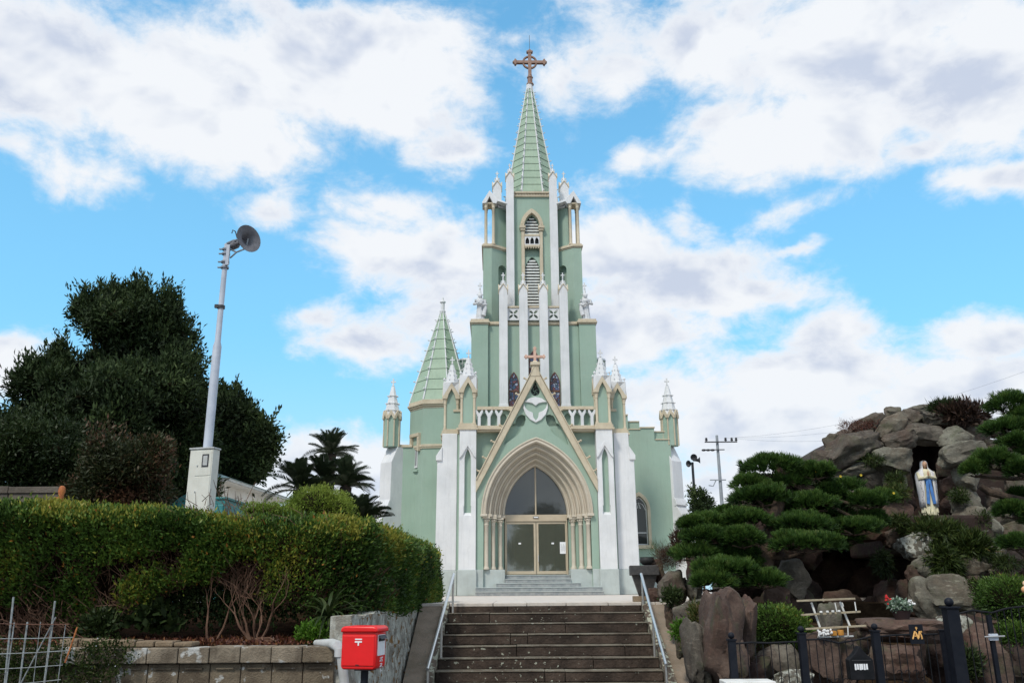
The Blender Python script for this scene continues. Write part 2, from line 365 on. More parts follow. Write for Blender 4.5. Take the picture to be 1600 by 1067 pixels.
def cut(o, cutter):
    "subtract an MB from an object's mesh"
    c = bpy.data.objects.new('cutter', cutter.mesh('cutter')); COL.objects.link(c)
    bm = bmesh.new(); bm.from_mesh(c.data); bmesh.ops.recalc_face_normals(bm, faces=bm.faces); bm.to_mesh(c.data); bm.free()
    par = o.parent; o.parent = None; loc = o.location.copy(); o.location = (0, 0, 0); mods = [(m.width) for m in o.modifiers if m.type == 'BEVEL']
    for m in list(o.modifiers): o.modifiers.remove(m)
    b = o.modifiers.new('cut', 'BOOLEAN'); b.object = c; b.operation = 'DIFFERENCE'; b.solver = 'EXACT'; b.use_self = True
    bpy.context.view_layer.update()
    me = bpy.data.meshes.new_from_object(o.evaluated_get(bpy.context.evaluated_depsgraph_get()))
    o.modifiers.clear(); o.data = me; o.parent = par; o.location = loc
    bpy.data.objects.remove(c)
    return o
def dup(o, parent=None, loc=None, label=None):
    "copy of a thing with its parts and their sub-parts"
    c = o.copy(); COL.objects.link(c)
    if parent is not None: c.parent = parent
    if loc is not None: c.location = loc
    if label: c['label'] = label
    for ch in list(o.children): dup(ch, c)
    return c

# ------------------------------------------------------------------ foliage helpers
def quads(name, P, D, S, L, Wd, tint, m, parent=None, fold=.25):
    "leaf quads: base P, direction D, side S, length L, width Wd (arrays)"
    n = len(P); N = np.cross(D, S)
    v = np.empty((n, 4, 3)); L = L[:, None]; Wd = Wd[:, None]
    v[:, 0] = P; v[:, 1] = P+D*L*.45+S*Wd*.5+N*L*fold*.3; v[:, 2] = P+D*L; v[:, 3] = P+D*L*.45-S*Wd*.5+N*L*fold*.3
    return rawquads(name, v, tint, m, parent)
def rawquads(name, v, tint, m, parent=None):
    n = len(v); me = bpy.data.meshes.new(name)
    me.vertices.add(n*4); me.vertices.foreach_set('co', v.reshape(-1).astype(np.float32))
    me.loops.add(n*4); me.loops.foreach_set('vertex_index', np.arange(n*4, dtype=np.int32))
    me.polygons.add(n); me.polygons.foreach_set('loop_start', np.arange(0, n*4, 4, dtype=np.int32))
    me.update(calc_edges=True)
    at_ = me.attributes.new('tint', 'FLOAT', 'FACE'); at_.data.foreach_set('value', np.clip(tint, 0, 1).astype(np.float32))
    o = link(name, me, m, parent); o['kind'] = 'stuff' if parent is not None else o.get('kind', 'stuff')
    return o
def unit(a): return a/np.maximum(np.linalg.norm(a, axis=-1, keepdims=True), 1e-9)
def rnd3(n): return unit(rng.normal(size=(n, 3)))
def leaves_on(name, P, N, L, Wd, m, parent, tint, up=.3, spread=.9, fold=.25):
    n = len(P); D = unit(N+rnd3(n)*spread+np.array([0, 0, up]))
    S = unit(np.cross(D, rnd3(n)))
    return quads(name, P, D, S, L*rng.uniform(.5, 1.45, n), Wd*rng.uniform(.7, 1.2, n), tint, m, parent, fold)
def blob_points(blobs, n, shell=(.72, 1.02), clump=10, cr=.12, flat=None):
    "clumped points on the outside of a union of ellipsoids"
    B = np.array(blobs, float); area = (B[:, 3]*B[:, 4]+B[:, 4]*B[:, 5]+B[:, 3]*B[:, 5])**.9
    k = rng.choice(len(B), size=int(n/clump*1.9)+1, p=area/area.sum())
    d = rnd3(len(k)); r = rng.uniform(*shell, len(k))
    c = B[k, :3]+d*B[k, 3:6]*r[:, None]; nn = unit(d/B[k, 3:6])
    keep = np.ones(len(k), bool)
    for b in range(len(B)):
        q = np.linalg.norm((c-B[b, :3])/B[b, 3:6], axis=1); keep &= ~((q < .74) & (k != b))
    c, nn = c[keep], nn[keep]
    c = np.repeat(c, clump, 0); nn = np.repeat(nn, clump, 0)
    c = c+rng.normal(size=c.shape)*cr
    return c, nn
def core(blobs, m, parent, k=.62, name='dark_core'):  # near-black solid filler added inside crowns, stands in for inner shade
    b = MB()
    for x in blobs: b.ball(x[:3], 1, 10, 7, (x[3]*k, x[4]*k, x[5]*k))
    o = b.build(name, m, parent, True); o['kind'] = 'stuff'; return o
def vnoise(P, s, seed=0.):
    return np.array([noise.noise(Vector((p[0]*s+seed, p[1]*s, p[2]*s))) for p in P])

exec_parts = []
# ================================================================== GROUND
MB().box(-400, 400, -60, 600, -1.6, -1.4).build('ground', 'asphalt')['kind'] = 'structure'
o = MB().box(-60, 60, 14.4, 200, -1.395, -.06).build('terrace', 'earth'); o['kind'] = 'structure'
b_ = MB().box(-60, -1.72, 8.62, 14.395, -1.39, -.30)
b_.add([(-60, 10.3, -.31), (-1.72, 10.3, -.31), (-1.72, 12.6, .02), (-60, 12.6, .02), (-60, 17.2, .02), (-1.72, 17.2, .02), (-60, 17.3, -.1), (-1.72, 17.3, -.1), (-60, 10.3, -.4), (-1.72, 10.3, -.4)], [(0,1,2,3),(3,2,5,4),(4,5,7,6),(1,9,7,5,2),(0,3,4,6,8)])
b_.build('planting_bed', 'soildark')['kind'] = 'structure'
MB().box(2.5, 60, 12.5, 14.395, -1.39, -.30).build('grotto_ground', 'earth')['kind'] = 'structure'
# lawn strip far left behind the hedge
plaza = empty('plaza', (0, 13.8, 0), kind='structure')
MB().box(-1.55, 3.1, .61, 3.41, -.06, -.008).box(-9, 14, 3.4101, 40, -.06, -.004).build('paving_bed', 'paver', plaza)
xs = -1.55; i = 0
while xs < 2.7:
    w = .52+.22*random.random(); 
    for (y0, y1) in ((0, .95), (.955, 2.1), (2.105, 3.6)):
        MB().box(xs, xs+w-.012, y0+ (0.0 if y0 else .0), y1-.006, -.05, random.uniform(-.002, .003)).build('paving_slab', 'paver', plaza, bevel=.006)
    xs += w
# ------------------------------------------------------------------ stairs
RUN, RISE = .3, .140; SX0, SX1 = -1.0, 1.98; SY = 13.8
stairs = empty('stairs', (0, SY, 0), kind='structure')
for k in range(10):
    z1 = -RISE*k - .002
    y1 = -RUN*(k-1) if k else .0
    if k == 0:
        y0, y1, zt = 0-.0, .35, -.102
        cuts = [SX0, -.1, .55, 1.35, SX1]; yf = -.0
        for a, b in zip(cuts[:-1], cuts[1:]):
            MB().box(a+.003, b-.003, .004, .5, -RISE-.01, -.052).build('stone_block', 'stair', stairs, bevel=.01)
        continue
    cuts = [SX0-.01*k] + sorted(random.uniform(-.6, 1.6) for _ in range(random.choice((1, 2)))) + [SX1]
    yf = -RUN*k
    for a, b in zip(cuts[:-1], cuts[1:]):
        dz = random.uniform(-.004, .004); dy = random.uniform(-.008, .008)
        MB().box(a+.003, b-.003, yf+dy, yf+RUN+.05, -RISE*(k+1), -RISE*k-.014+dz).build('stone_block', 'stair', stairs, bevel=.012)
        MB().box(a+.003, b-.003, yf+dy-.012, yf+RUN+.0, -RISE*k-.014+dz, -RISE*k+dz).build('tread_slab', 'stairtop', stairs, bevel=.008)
SL = RISE/RUN
def slope_strip(name, xa, xb, xa2, xb2, yt, yb, dz, m, thick=1.6):
    zb = -(yt-yb)*SL
    v = [(xa2, yb, zb+dz), (xb2, yb, zb+dz), (xb, yt, dz), (xa, yt, dz)]
    b = MB().add(v+[(x, y, z-thick) for x, y, z in v], [(0,1,2,3),(7,6,5,4),(0,4,5,1),(1,5,6,2),(2,6,7,3),(3,7,4,0)])
    o = b.build(name, m); o['kind'] = 'structure'; return o
slope_strip('stair_cheek', -1.10, -1.003, -1.2, -1.103, SY, SY-3, .02, 'cheek')
slope_strip('stair_cheek', 1.985, 2.10, 1.985, 2.10, SY, SY-3, .03, 'cheek')
slope_strip('ramp', -1.46, -1.104, -1.46, -1.204, SY+.02, SY-3, -.03, 'ramp')
slope_strip('ramp', 2.104, 2.55, 2.104, 2.7, SY+.02, SY-3, -.03, 'ramp')
# ------------------------------------------------------------------ handrails
def handrail(px_top, py_top, Yt, px_b, py_b, Yb, label, side):
    a = at(px_top, py_top, Yt); b = at(px_b, py_b, Yb); d = (b-a).normalized()
    h = empty('handrail', (a.x, a.y, -RISE), label=label, cat='handrail', group='steel handrails beside the stairs')
    L = lambda p: p-Vector(h.location)
    MB().tube([L(a-d*.02), L(a), L(b), L(b+d*.02)], .021, 8).build('rail', 'steel', h, True)
    for t in (.03, .52, .985):
        p = a.lerp(b, t); gz = -(SY-p.y)*SL-.03 if p.y < SY else 0
        MB().tube([L(p), L(Vector((p.x+side*.02, p.y, gz-.1)))], .017, 8).build('post', 'steel', h, True)
handrail(709, 897, 13.75, 668, 1044, 11.1, 'polished steel handrail on the left edge of the stone stairs', 0)
handrail(1002, 897, 13.75, 1041, 1037, 11.1, 'polished steel handrail on the right edge of the stairs by the rocks', 0)

# ================================================================== CHURCH
CH = empty('church', (.92, 33, 0), radians(1.2), 'pale green Gothic church with white pilasters, beige trim and a tall cross-topped spire', 'church')
def P_(mb, name, m, parent=None, bevel=.012, smooth=False): return mb.build(name, m, parent or CH, smooth, bevel)
def arch(cx, zs, a, h, n=12):
    "pointed arch from left springing over the apex to right springing, in x,z"
    c = (h*h-a*a)/(2*a); R = a+c; q = acos(max(-1, min(1, c/R)))
    l = [(cx-(R*cos(q*i/n)-c), zs+R*sin(q*i/n)) for i in range(n+1)]
    return l+[(2*cx-x, z) for x, z in l[-2::-1]]
def lancet(cx, z0, zs, a, h, n=8): return arch(cx, zs, a, h, n)+[(cx+a, z0), (cx-a, z0)]
def frame_arch(mb, cx, z0, zs, a, h, t, y0, y1, n=8):
    "U-shaped surround as quads"
    inn = [(cx-a, z0)]+arch(cx, zs, a, h, n)+[(cx+a, z0)]
    out = [(cx-a-t, z0)]+arch(cx, zs, a+t, h+t*1.3, n)+[(cx+a+t, z0)]
    for i in range(len(inn)-1): mb.prism([inn[i], inn[i+1], out[i+1], out[i]], y0, y1)
    return mb
# --- core volumes
P_(MB().prism([(-3.9,0),(3.9,0),(3.9,5.3),(3.6,6.2),(-3.6,6.2),(-3.9,5.3)], 1.5, 9), 'nave_wall', 'green')
P_(MB().box(-3.1, 3.1, 1.52, 9, 6.2, 7.0), 'upper_wall', 'green')
# facade wall behind gable
aw = [(2.15, 0), (2.35, 0), (2.35, 6.2), (-2.35, 6.2), (-2.35, 0), (-2.15, 0)]
hs = [(-2.12, 0)]+arch(0, 3.0, 2.12, 2.95, 16)+[(2.12, 0)]
P_(MB().prism([(2.36, 0), (2.36, 6.2), (-2.36, 6.2), (-2.36, 0)]+hs, .34, .6), 'facade_wall', 'green', bevel=0)
P_(MB().box(-2.345, 2.345, .61, 1.49, 6.0, 6.2), 'facade_soffit', 'green', bevel=0)
gp = [(2.34, 0), (2.34, 4.1), (0, 8.6), (-2.34, 4.1), (-2.34, 0)]+[(-2.06, 0)]+arch(0, 3.0, 2.06, 2.84, 20)+[(2.06, 0)]
gable = P_(MB().prism(gp, .0, .335), 'gable_wall', 'green', bevel=0)
cu = MB()
for s in (-1, 1):      # leaf shaped sunk panels with three lobes
    pts = [(1.27, 5.66), (1.16, 6.08), (1.02, 6.36), (.90, 6.50), (.80, 6.54), (.78, 6.68), (.70, 6.82), (.56, 6.88), (.42, 6.84), (.40, 6.66), (.46, 6.46), (.58, 6.34), (.62, 6.18), (.74, 6.05), (.92, 5.92)]
    cu.prism([(s*x, z) for x, z in pts], -.1, .16)
cu.prism([(.18*cos(i*pi/8), 7.83+.20*sin(i*pi/8)) for i in range(16)], -.1, .22)
cu.prism([(0, 8.26), (.13, 7.95), (-.13, 7.95)], -.12, .221)
cut(gable, cu)
# round tracery window in the gable
tw = P_(MB().box(-.18, .18, .19, .205, 7.64, 8.2), 'tracery_window', 'dark', bevel=0)
b = MB()
for j, q in enumerate((0, 90, 180, 270)):
    a0 = radians(q+20); c0 = (.085*cos(a0), 7.83+.09*sin(a0))
    for i in range(8):
        t0, t1 = a0+i*.55, a0+(i+1)*.55
        b.tube([(c0[0]+.06*cos(t0), .15, c0[1]+.06*sin(t0)), (c0[0]+.06*cos(t1), .15, c0[1]+.06*sin(t1))], .009, 5)
b.tube([(0, .15, 8.0), (.04, .15, 8.06), (-.03, .15, 8.13), (0, .15, 8.2)], .01, 5)
P_(b, 'tracery', 'green', tw, bevel=0)
# white trefoil
tr = MB()
top = [(-.46, 7.37), (-.25, 7.52), (0, 7.58), (.25, 7.52), (.46, 7.37), (.3, 7.36), (.13, 7.32), (0, 7.22), (-.13, 7.32), (-.3, 7.36)]
tr.prism(top, -.07, .0)
for s in (-1, 1):
    tr.prism([(s*x, z) for x, z in [(.475, 7.34), (.49, 7.12), (.40, 6.86), (.22, 6.66), (0, 6.54), (0, 6.62), (.09, 6.74), (.12, 6.94), (.30, 7.02), (.40, 7.12), (.45, 7.25)]], -.07, .0)
P_(tr, 'trefoil_ornament', 'white', bevel=.015)
# gable coping
cp = MB(); 
for s in (-1, 1):
    cp.prism([(0, 8.82), (s*2.36, 4.24), (s*2.36, 3.80), (0, 8.28)], -.16, .10)
    cp.prism([(s*.03, 8.86), (s*2.345, 4.36), (s*2.345, 4.25), (s*.03, 8.79)], -.20, .14)
P_(cp, 'gable_coping', 'beige', bevel=.02)
for s in (-1, 1):
    for t in (.13, .27, .41, .55, .69, .83, .94):
        x = s*2.36*t; z = 8.88-4.52*t
        c_ = MB().tube([(x, -.03, z), (x+s*.10, -.03, z+.03)], [.045, .03], 6).ball((x+s*.13, -.03, z+.06), .05, 8, 5)
        P_(c_, 'crocket', 'beige', bevel=0, smooth=True)
ap = MB().prism([(-.19, 8.4), (.19, 8.4), (.13, 8.85), (-.13, 8.85)], -.18, .12).box(-.19, .19, -.24, .18, 8.85, 8.98)
ap.zprism([(-.12, -.15), (.12, -.15), (.12, .09), (-.12, .09)], 8.98, 9.06, .6, (0, -.03))
P_(ap, 'gable_finial', 'beige')
cr = MB().box(-.055, .055, -.09, .03, 9.03, 9.55).box(-.34, .34, -.085, .025, 9.19, 9.29)
for x, z, q in ((-.36, 9.24, 0), (.36, 9.24, 0), (0, 9.58, 0)):
    cr.prism([(x-.08, z), (x, z-.1), (x+.08, z), (x, z+.1)], -.1, .04)
P_(cr, 'gable_cross', 'pinkstone')
# --- portal: stepped archivolt mouldings swept along the pointed arch
def sweep(prof, name, m, parent=CH, n=22, zs=3.0, c=.95):
    v = []; f = []
    np_ = len(prof)
    for side in (-1, 1):
        base = len(v)
        for i in range(n+1):
            for a, y in prof:
                R = a+c; q = acos(c/R)*i/n
                v.append((side*(R*cos(q)-c), y, zs+R*sin(q)))
        for i in range(n):
            for j in range(np_-1):
                f.append((base+i*np_+j, base+(i+1)*np_+j, base+(i+1)*np_+j+1, base+i*np_+j+1))
    return MB().add(v, f).build(name, m, parent, True)
orders = [(2.16, 1.94, -.10, .10), (1.94, 1.76, .10, .36), (1.76, 1.58, .36, .62), (1.58, 1.40, .62, .88), (1.40, 1.24, .88, 1.2)]
for (ao, ai, y0, y1) in orders:
    w = ao-ai
    prof = [(ao, y0+.12), (ao, y0+.02), (ao-.02, y0-.01), (ao-.055, y0-.01), (ao-.065, y0+.03), (ao-.085, y0+.03)]
    for k in range(7):      # roll moulding
        q = pi*k/6; prof.append((ai+.06+.035*cos(q), y0+.02-.045*sin(q)))
    prof += [(ai+.015, y0+.05), (ai, y0+.07), (ai, y1+.04)]
    sweep(prof, 'archivolt', 'beige2')
# jambs: stepped green reveals, columns, capitals, grey plinth
for s in (-1, 1):
    jb = MB()
    for (ao, ai, y0, y1) in orders[1:]:
        xa, xb = sorted((s*(ai+.03), s*2.07)); jb.box(xa, xb, y0+.12, y1+.125, .95, 2.86)
    P_(jb, 'door_jamb', 'green', bevel=0)
    P_(MB().prism([(s*x, z) for x, z in ((1.25, 0), (2.07, 0), (2.07, .94), (1.25, .94))], .12, 1.25), 'jamb_base', 'plinth')
    xa, xb = sorted((s*2.07, s*2.35)); P_(MB().box(xa, xb, -.03, -.003, 0, .94), 'jamb_plinth', 'plinth')
    for k, (x, y) in enumerate(((1.96, .10), (1.70, .40), (1.43, .74))):
        co = MB().lathe([(.125, 0), (.125, .05), (.10, .09), (.085, .13), (.085, 1.62), (.10, 1.64), (.10, 1.67), (.085, 1.69), (.10, 1.78), (.13, 1.86)], (s*x, y, .95), 14)
        P_(co, 'column', 'beige2', bevel=0, smooth=True)
        ca = MB().box(s*x-.145, s*x+.145, y-.145, y+.145, 2.83, 2.90)
        for q in range(8): ca.ball((s*x+.115*cos(q*pi/4+.4), y+.115*sin(q*pi/4+.4), 2.77), .04, 6, 4)
        P_(ca, 'capital', 'beige2', bevel=.008)
    im = MB()
    for k, (ao, ai, y0, y1) in enumerate(orders):
        xa, xb = sorted((s*(ai-.02), s*(ao+.02))); im.box(xa, xb, y0-.06, y1+.1, 2.905+.001*k, 3.0+.002*k)
    P_(im, 'impost', 'beige2', bevel=.01)
# doors, transom, tympanum glass
dr = P_(MB().box(-1.24, 1.24, 1.12, 1.24, 2.86, 3.06).box(-1.24, -1.19, 1.1, 1.24, .76, 2.86).box(1.19, 1.24, 1.1, 1.24, .76, 2.86).box(-1.24, 1.24, 1.09, 1.25, 2.80, 2.86), 'door_frame', 'frame', bevel=.006)
P_(MB().box(-.11, .11, 1.08, 1.118, 2.92, 2.99), 'door_sensor', 'dark', dr)
P_(MB().box(-.09, .09, 1.07, 1.079, 2.935, 2.975), 'sensor_label', 'paper', dr, bevel=0)
for s in (-1, 1):
    d = MB()
    x0, x1 = (-1.185, -.01) if s < 0 else (.01, 1.185)
    d.box(x0, x1, 1.14, 1.19, .78, .90).box(x0, x1, 1.14, 1.19, 2.70, 2.79)
    d.box(x0, x0+(.035 if s < 0 else .085), 1.14, 1.19, .90, 2.70).box(x1-(.085 if s < 0 else .035), x1, 1.14, 1.19, .90, 2.70)
    dd_ = P_(d, 'door', 'frame', bevel=.004)
    P_(MB().box(x0+.03, x1-.03, 1.16, 1.168, .89, 2.71), 'pane', 'glass', dd_, bevel=0)
    P_(MB().box(s*.65-.05, s*.65+.05, 1.15, 1.158, 1.92, 1.98), 'sticker', 'paper', dd_, bevel=0)
    if s > 0:
        P_(MB().box(.93, 1.16, 1.13, 1.137, 1.55, 2.0), 'notice_sheet', 'paper', dd_, bevel=0)
        t_ = MB()
        for i in range(6): t_.box(.98+.03*i, .985+.03*i, 1.127, 1.129, 1.64+.03*(i % 2), 1.93-.05*((i*7) % 3))
        P_(t_, 'notice_lines', 'darkmetal', dd_, bevel=0)
        P_(MB().box(.06, .085, 1.10, 1.14, 1.25, 1.5), 'handle', 'steel', dd_, bevel=.004)
ty = P_(MB().prism(arch(0, 3.07, 1.25, 1.98, 14), 1.18, 1.19), 'tympanum_pane', 'glassdark', bevel=0)
P_(MB().box(-.03, .03, 1.13, 1.20, 3.06, 4.98), 'mullion', 'frame', ty)
# vestibule behind the doors
P_(MB().box(-1.9, 1.9, 1.26, 1.32, -.0, .74), 'threshold', 'plinth', bevel=0)
v = MB().box(-2.4, 2.4, 4.6, 4.7, .7, 5.2); P_(v, 'vestibule_back_wall', 'housewall', bevel=0)
P_(MB().box(-.85, .9, 3.5, 3.6, .76, 3.0), 'inner_screen', 'housewall', bevel=0)
# open the nave block for the vestibule
cut([o for o in CH.children if o.name == 'nave_wall'][0], MB().box(-1.35, 1.35, 1.0, 4.55, .7, 3.06).prism(arch(0, 3.0, 1.3, 2.1, 10), 1.0, 4.55))
# entrance steps
for i, (hw, y0, z) in enumerate(((2.34, -.95, .15), (2.34, -.62, .30), (1.58, -.28, .45), (1.24, .03, .60), (1.24, .33, .745))):
    P_(MB().box(-hw, hw, y0, 1.25 if i > 1 else .118, z-.15+.001*i, z-.03), 'step', 'stepgrey', bevel=.004)
    P_(MB().box(-hw-.0, hw+.0, y0-.02, 1.25 if i > 1 else .118, z-.0299, z), 'step_tread', 'plinth', bevel=.006)
# --- pilasters
for s in (-1, 1):
    pi_ = P_(MB().box(-.325, .325, 0, .8, .94, 6.25), 'pilaster', 'white', bevel=.02); pi_.location = (s*2.68, -.12, 0)
    cut(pi_, MB().prism(lancet(0, 3.05, 5.05, .125, .45), -.2, .18).add([(-.17, -.1, 2.86), (.17, -.1, 2.86), (.125, .14, 3.05), (-.125, .14, 3.05), (-.17, -.1, 3.3), (.17, -.1, 3.3), (.125, .14, 3.3), (-.125, .14, 3.3)], [(0,1,2,3),(7,6,5,4),(0,4,5,1),(1,5,6,2),(2,6,7,3),(3,7,4,0)]))
    ip = P_(MB().prism(lancet(s*2.68, 3.02, 5.04, .13, .46), .055, .06), 'niche_panel', 'green', bevel=0)
    # small gabled hood over the niche
    hd = MB().prism([(s*2.68-.33, 5.12), (s*2.68-.33, 5.24), (s*2.68, 5.80), (s*2.68+.33, 5.24), (s*2.68+.33, 5.12), (s*2.68+.24, 5.2), (s*2.68, 5.6), (s*2.68-.24, 5.2)], -.19, -.12)
    P_(hd, 'hood_mould', 'white')
    P_(MB().box(s*2.68-.36, s*2.68+.36, -.16, .9, 0, .94), 'pilaster_plinth', 'plinth', bevel=.02)
    # strip of wall between the two pilasters
    xa, xb = sorted((s*3.02, s*3.12)); P_(MB().box(xa, xb, .45, 1.5, .0, 6.2), 'recess_wall', 'green', bevel=0)
    # outer buttress with shoulder
    px = [(3.12, .93), (3.92, .93), (3.90, 5.25), (3.72, 5.66), (3.72, 6.2), (3.12, 6.2)]
    P_(MB().prism([(s*x, z) for x, z in px], .40, 1.5), 'buttress', 'white', bevel=.02)
    xa, xb = sorted((s*3.70, s*3.94))
    P_(MB().prism([(s*3.715, 5.66), (s*3.95, 5.30), (s*3.95, 5.12), (s*3.715, 5.12)], .33, 1.52), 'buttress_cap', 'white')
    xa, xb = sorted((s*3.08, s*4.0)); P_(MB().box(xa, xb, .36, 1.6, 0, .929), 'buttress_plinth', 'plinth', bevel=.02)
# --- balcony
for q in (-1, 1):
    bc = MB()
    for (y0, z0, z1) in ((-.02, 6.2, 6.27), (-.09, 6.27, 6.33), (-.04, 6.33, 6.43)): bc.box(*sorted((q*1.28, q*2.33)), y0, .6, z0+.0005, z1)
    P_(bc, 'balcony_cornice', 'beige')
    P_(MB().box(*sorted((q*.93, q*2.33)), .02, .337, 7.08, 7.18).box(*sorted((q*.90, q*2.33)), .05, .3, 7.181, 7.22), 'balcony_rail', 'beige')
bw = P_(MB().box(-2.33, 2.33, .16, .36, 6.43, 7.08), 'balcony_wall', 'green', bevel=0)
cc_ = MB()
for s in (-1, 1):
    for x in (2.05, 1.66, 1.27): cc_.prism(lancet(s*x, 6.45, 6.78, .115, .17), .05, .3)
cut(bw, cc_)
P_(MB().box(-2.33, 2.33, .56, .58, 6.43, 7.0), 'balcony_back', 'green', bevel=0)
for s in (-1, 1):
    for x in (2.245, 1.855, 1.465):
        X = s*x
        bb = MB().prism([(X-.06, 6.43), (X+.06, 6.43), (X+.06, 6.80), (X+.15, 6.98), (X+.15, 7.07), (X+.09, 7.07), (X, 6.93), (X-.09, 7.07), (X-.15, 7.07), (X-.15, 6.98), (X-.06, 6.80)], .03, .16)
        P_(bb, 'baluster', 'white', bevel=.01)
# --- tabernacle pinnacles over the pilasters
def finial(mb, x, y, z, k=1.):
    mb.lathe([(.05*k, 0), (.03*k, .05*k), (.06*k, .09*k), (.03*k, .13*k)], (x, y, z), 8)
    mb.box(x-.03*k, x+.03*k, y-.03*k, y+.03*k, z+.1*k, z+.42*k).box(x-.11*k, x+.11*k, y-.028*k, y+.028*k, z+.24*k, z+.30*k)
def tabernacle(px, py, z0, label=None):
    t = empty('pinnacle', (px, py, z0)); t.parent = CH
    P_(MB().box(-.41, .41, -.41, .41, 0, .08).box(-.37, .37, -.37, .37, .08, .20).box(-.33, .33, -.33, .33, .20, .27), 'base', 'beige', t)
    cr_ = P_(MB().box(-.235, .235, -.235, .235, .26, 1.95), 'shaft', 'green', t, bevel=0)
    for (x, y) in ((-.25, -.25), (.25, -.25), (.25, .25), (-.25, .25)):
        P_(MB().lathe([(.075, .27), (.075, .31), (.052, .35), (.052, 1.28), (.07, 1.30), (.055, 1.33), (.085, 1.44), (.09, 1.5)], (x, y, 0), 10), 'colonnette', 'beige', t, 0, True)
    b = MB(); w = MB()
    for q in range(4):
        R = Matrix.Rotation(q*pi/2, 4, 'Z')
        g = MB().prism([(-.34, 1.5), (-.34, 1.60), (0, 2.16), (.34, 1.60), (.34, 1.5), (.17, 1.5), (.12, 1.68), (0, 1.92), (-.12, 1.68), (-.17, 1.5)], -.37, -.27)
        b.add([R @ Vector(v) for v in g.v], g.f)
        g = MB().prism([(-.33, 1.62), (-.33, 2.2), (.33, 2.2), (.33, 1.62), (0, 2.18)], -.345, -.24)
        w.add([R @ Vector(v) for v in g.v], g.f)
    w.box(-.24, .24, -.24, .24, 1.95, 2.22)
    for (x, y) in ((-.3, -.3), (.3, -.3), (.3, .3), (-.3, .3)):
        w.lathe([(.02, 2.18), (.02, 2.27), (.05, 2.29), (.055, 2.33), (.02, 2.38)], (x, y, 0), 7)
    P_(b, 'gablet', 'beige', t, .006); P_(w, 'canopy', 'white', t, .008)
    sp_ = MB().ngon(0, 0, .28, 8, 2.22, 3.0, .28, pi/8)
    for q in range(8):
        for z in (2.35, 2.55, 2.75):
            r = .28*(1-.72*(z-2.22)/.78); a = pi/8+q*pi/4
            sp_.ball((r*cos(a)*1.08, r*sin(a)*1.08, z), .028, 6, 4)
    finial(sp_, 0, 0, 2.98, .9)
    P_(sp_, 'spirelet', 'white', t, 0)
for s in (-1, 1): tabernacle(s*2.69, .24, 6.25); tabernacle(s*3.38, .86, 6.13)
for s in (-1, 1):
    xa, xb = sorted((s*2.95, s*3.3)); P_(MB().box(xa, xb, .55, .75, 6.2, 7.1), 'link_wall', 'green', bevel=0)
    P_(MB().box(xa, xb, .50, .78, 7.1, 7.2), 'link_coping', 'beige', bevel=.01)
    P_(MB().box(*sorted((s*3.1, s*3.8)), .8, 1.55, 6.02, 6.14), 'link_cornice', 'beige', bevel=.01)
# --- lower tower stage
TX = .09
tw1 = empty('lower_tower', (TX, 2.5, 0)); tw1.parent = CH
P_(MB().box(-2.0, 2.0, .18, 5.5, 6.2, 11.42), 'tower_wall', 'green', tw1)
for s in (-1, 1):
    P_(MB().box(*sorted((s*2.003, s*2.74)), 0, 5.5, 6.2, 11.42), 'corner_pier', 'green', tw1)
    lg = MB()
    for (e, z0, z1) in ((.02, 11.42, 11.48), (.07, 11.48, 11.56), (.03, 11.56, 11.66)): lg.box(*sorted((s*(2.0-e), s*(2.74+e))), -e-.02, 5.5, z0+.0005, z1)
    P_(lg, 'ledge', 'beige', tw1)
lg = MB()
for (e, z0, z1) in ((.02, 11.42, 11.46), (.07, 11.46, 11.54), (.04, 11.54, 11.60)): lg.box(-1.95, 1.95, .18-e, .5, z0+.001, z1-.001)
P_(lg, 'ledge', 'beige', tw1)
def gabled_post(x, y, w, z0, z1, parent, k=1., m='white'):
    "white square post ending in gablets and a crocketed finial"
    h = w/2; t = empty('pilaster', (x, y, z0)); t.parent = parent; H = z1-z0
    P_(MB().box(-h, h, -h, h, 0, H), 'shaft', m, t, .012) if False else None
    b = MB().box(-h, h, -h, h, 0, H)
    for q in range(4):
        R = Matrix.Rotation(q*pi/2, 4, 'Z')
        g = MB().prism([(-h, H), (0, H+w*.75), (h, H)], -h, 0); b.add([R @ Vector(v) for v in g.v], g.f)
    sp_ = [(.36*w, .3*w), (.30*w, .75*w), (.12*w, 1.3*w), (.08*w, 1.5*w)]
    b.lathe([(r, H+z) for r, z in sp_], (0, 0, 0), 8)
    for zz, rr in ((.85, .40), (1.15, .30)):
        for q in range(4): b.ball((rr*w*cos(q*pi/2+pi/4), rr*w*sin(q*pi/2+pi/4), H+zz*w), .09*w, 6, 4)
    finial(b, 0, 0, H+1.45*w, .85*w/.4*k)
    o = P_(b, 'pilaster', m, parent, 0); o.location = (x, y, z0)
    bpy.data.objects.remove(t)
    c = MB()
    for q in range(4):
        R = Matrix.Rotation(q*pi/2, 4, 'Z')
        g = MB().prism([(-h-.035, H-.09), (0, H+w*.70), (h+.035, H-.09), (h+.035, H-.01), (0, H+w*.85), (-h-.035, H-.01)], -h-.035, -h+.01); c.add([R @ Vector(v) for v in g.v], g.f)
    P_(c, 'gablet_trim', 'beige', o, .0)
    return o
for x in (-1.335, -.445, .445, 1.335): gabled_post(x, .02, .37, 6.4, 12.98, tw1)
for s in (-1, 1):
    P_(MB().box(s*1.335-.22, s*1.335+.22, -.22, .1, 6.4, 7.72).box(s*1.335-.205, s*1.335+.205, -.2, .1, 7.72, 7.80), 'pilaster_foot', 'white', tw1)
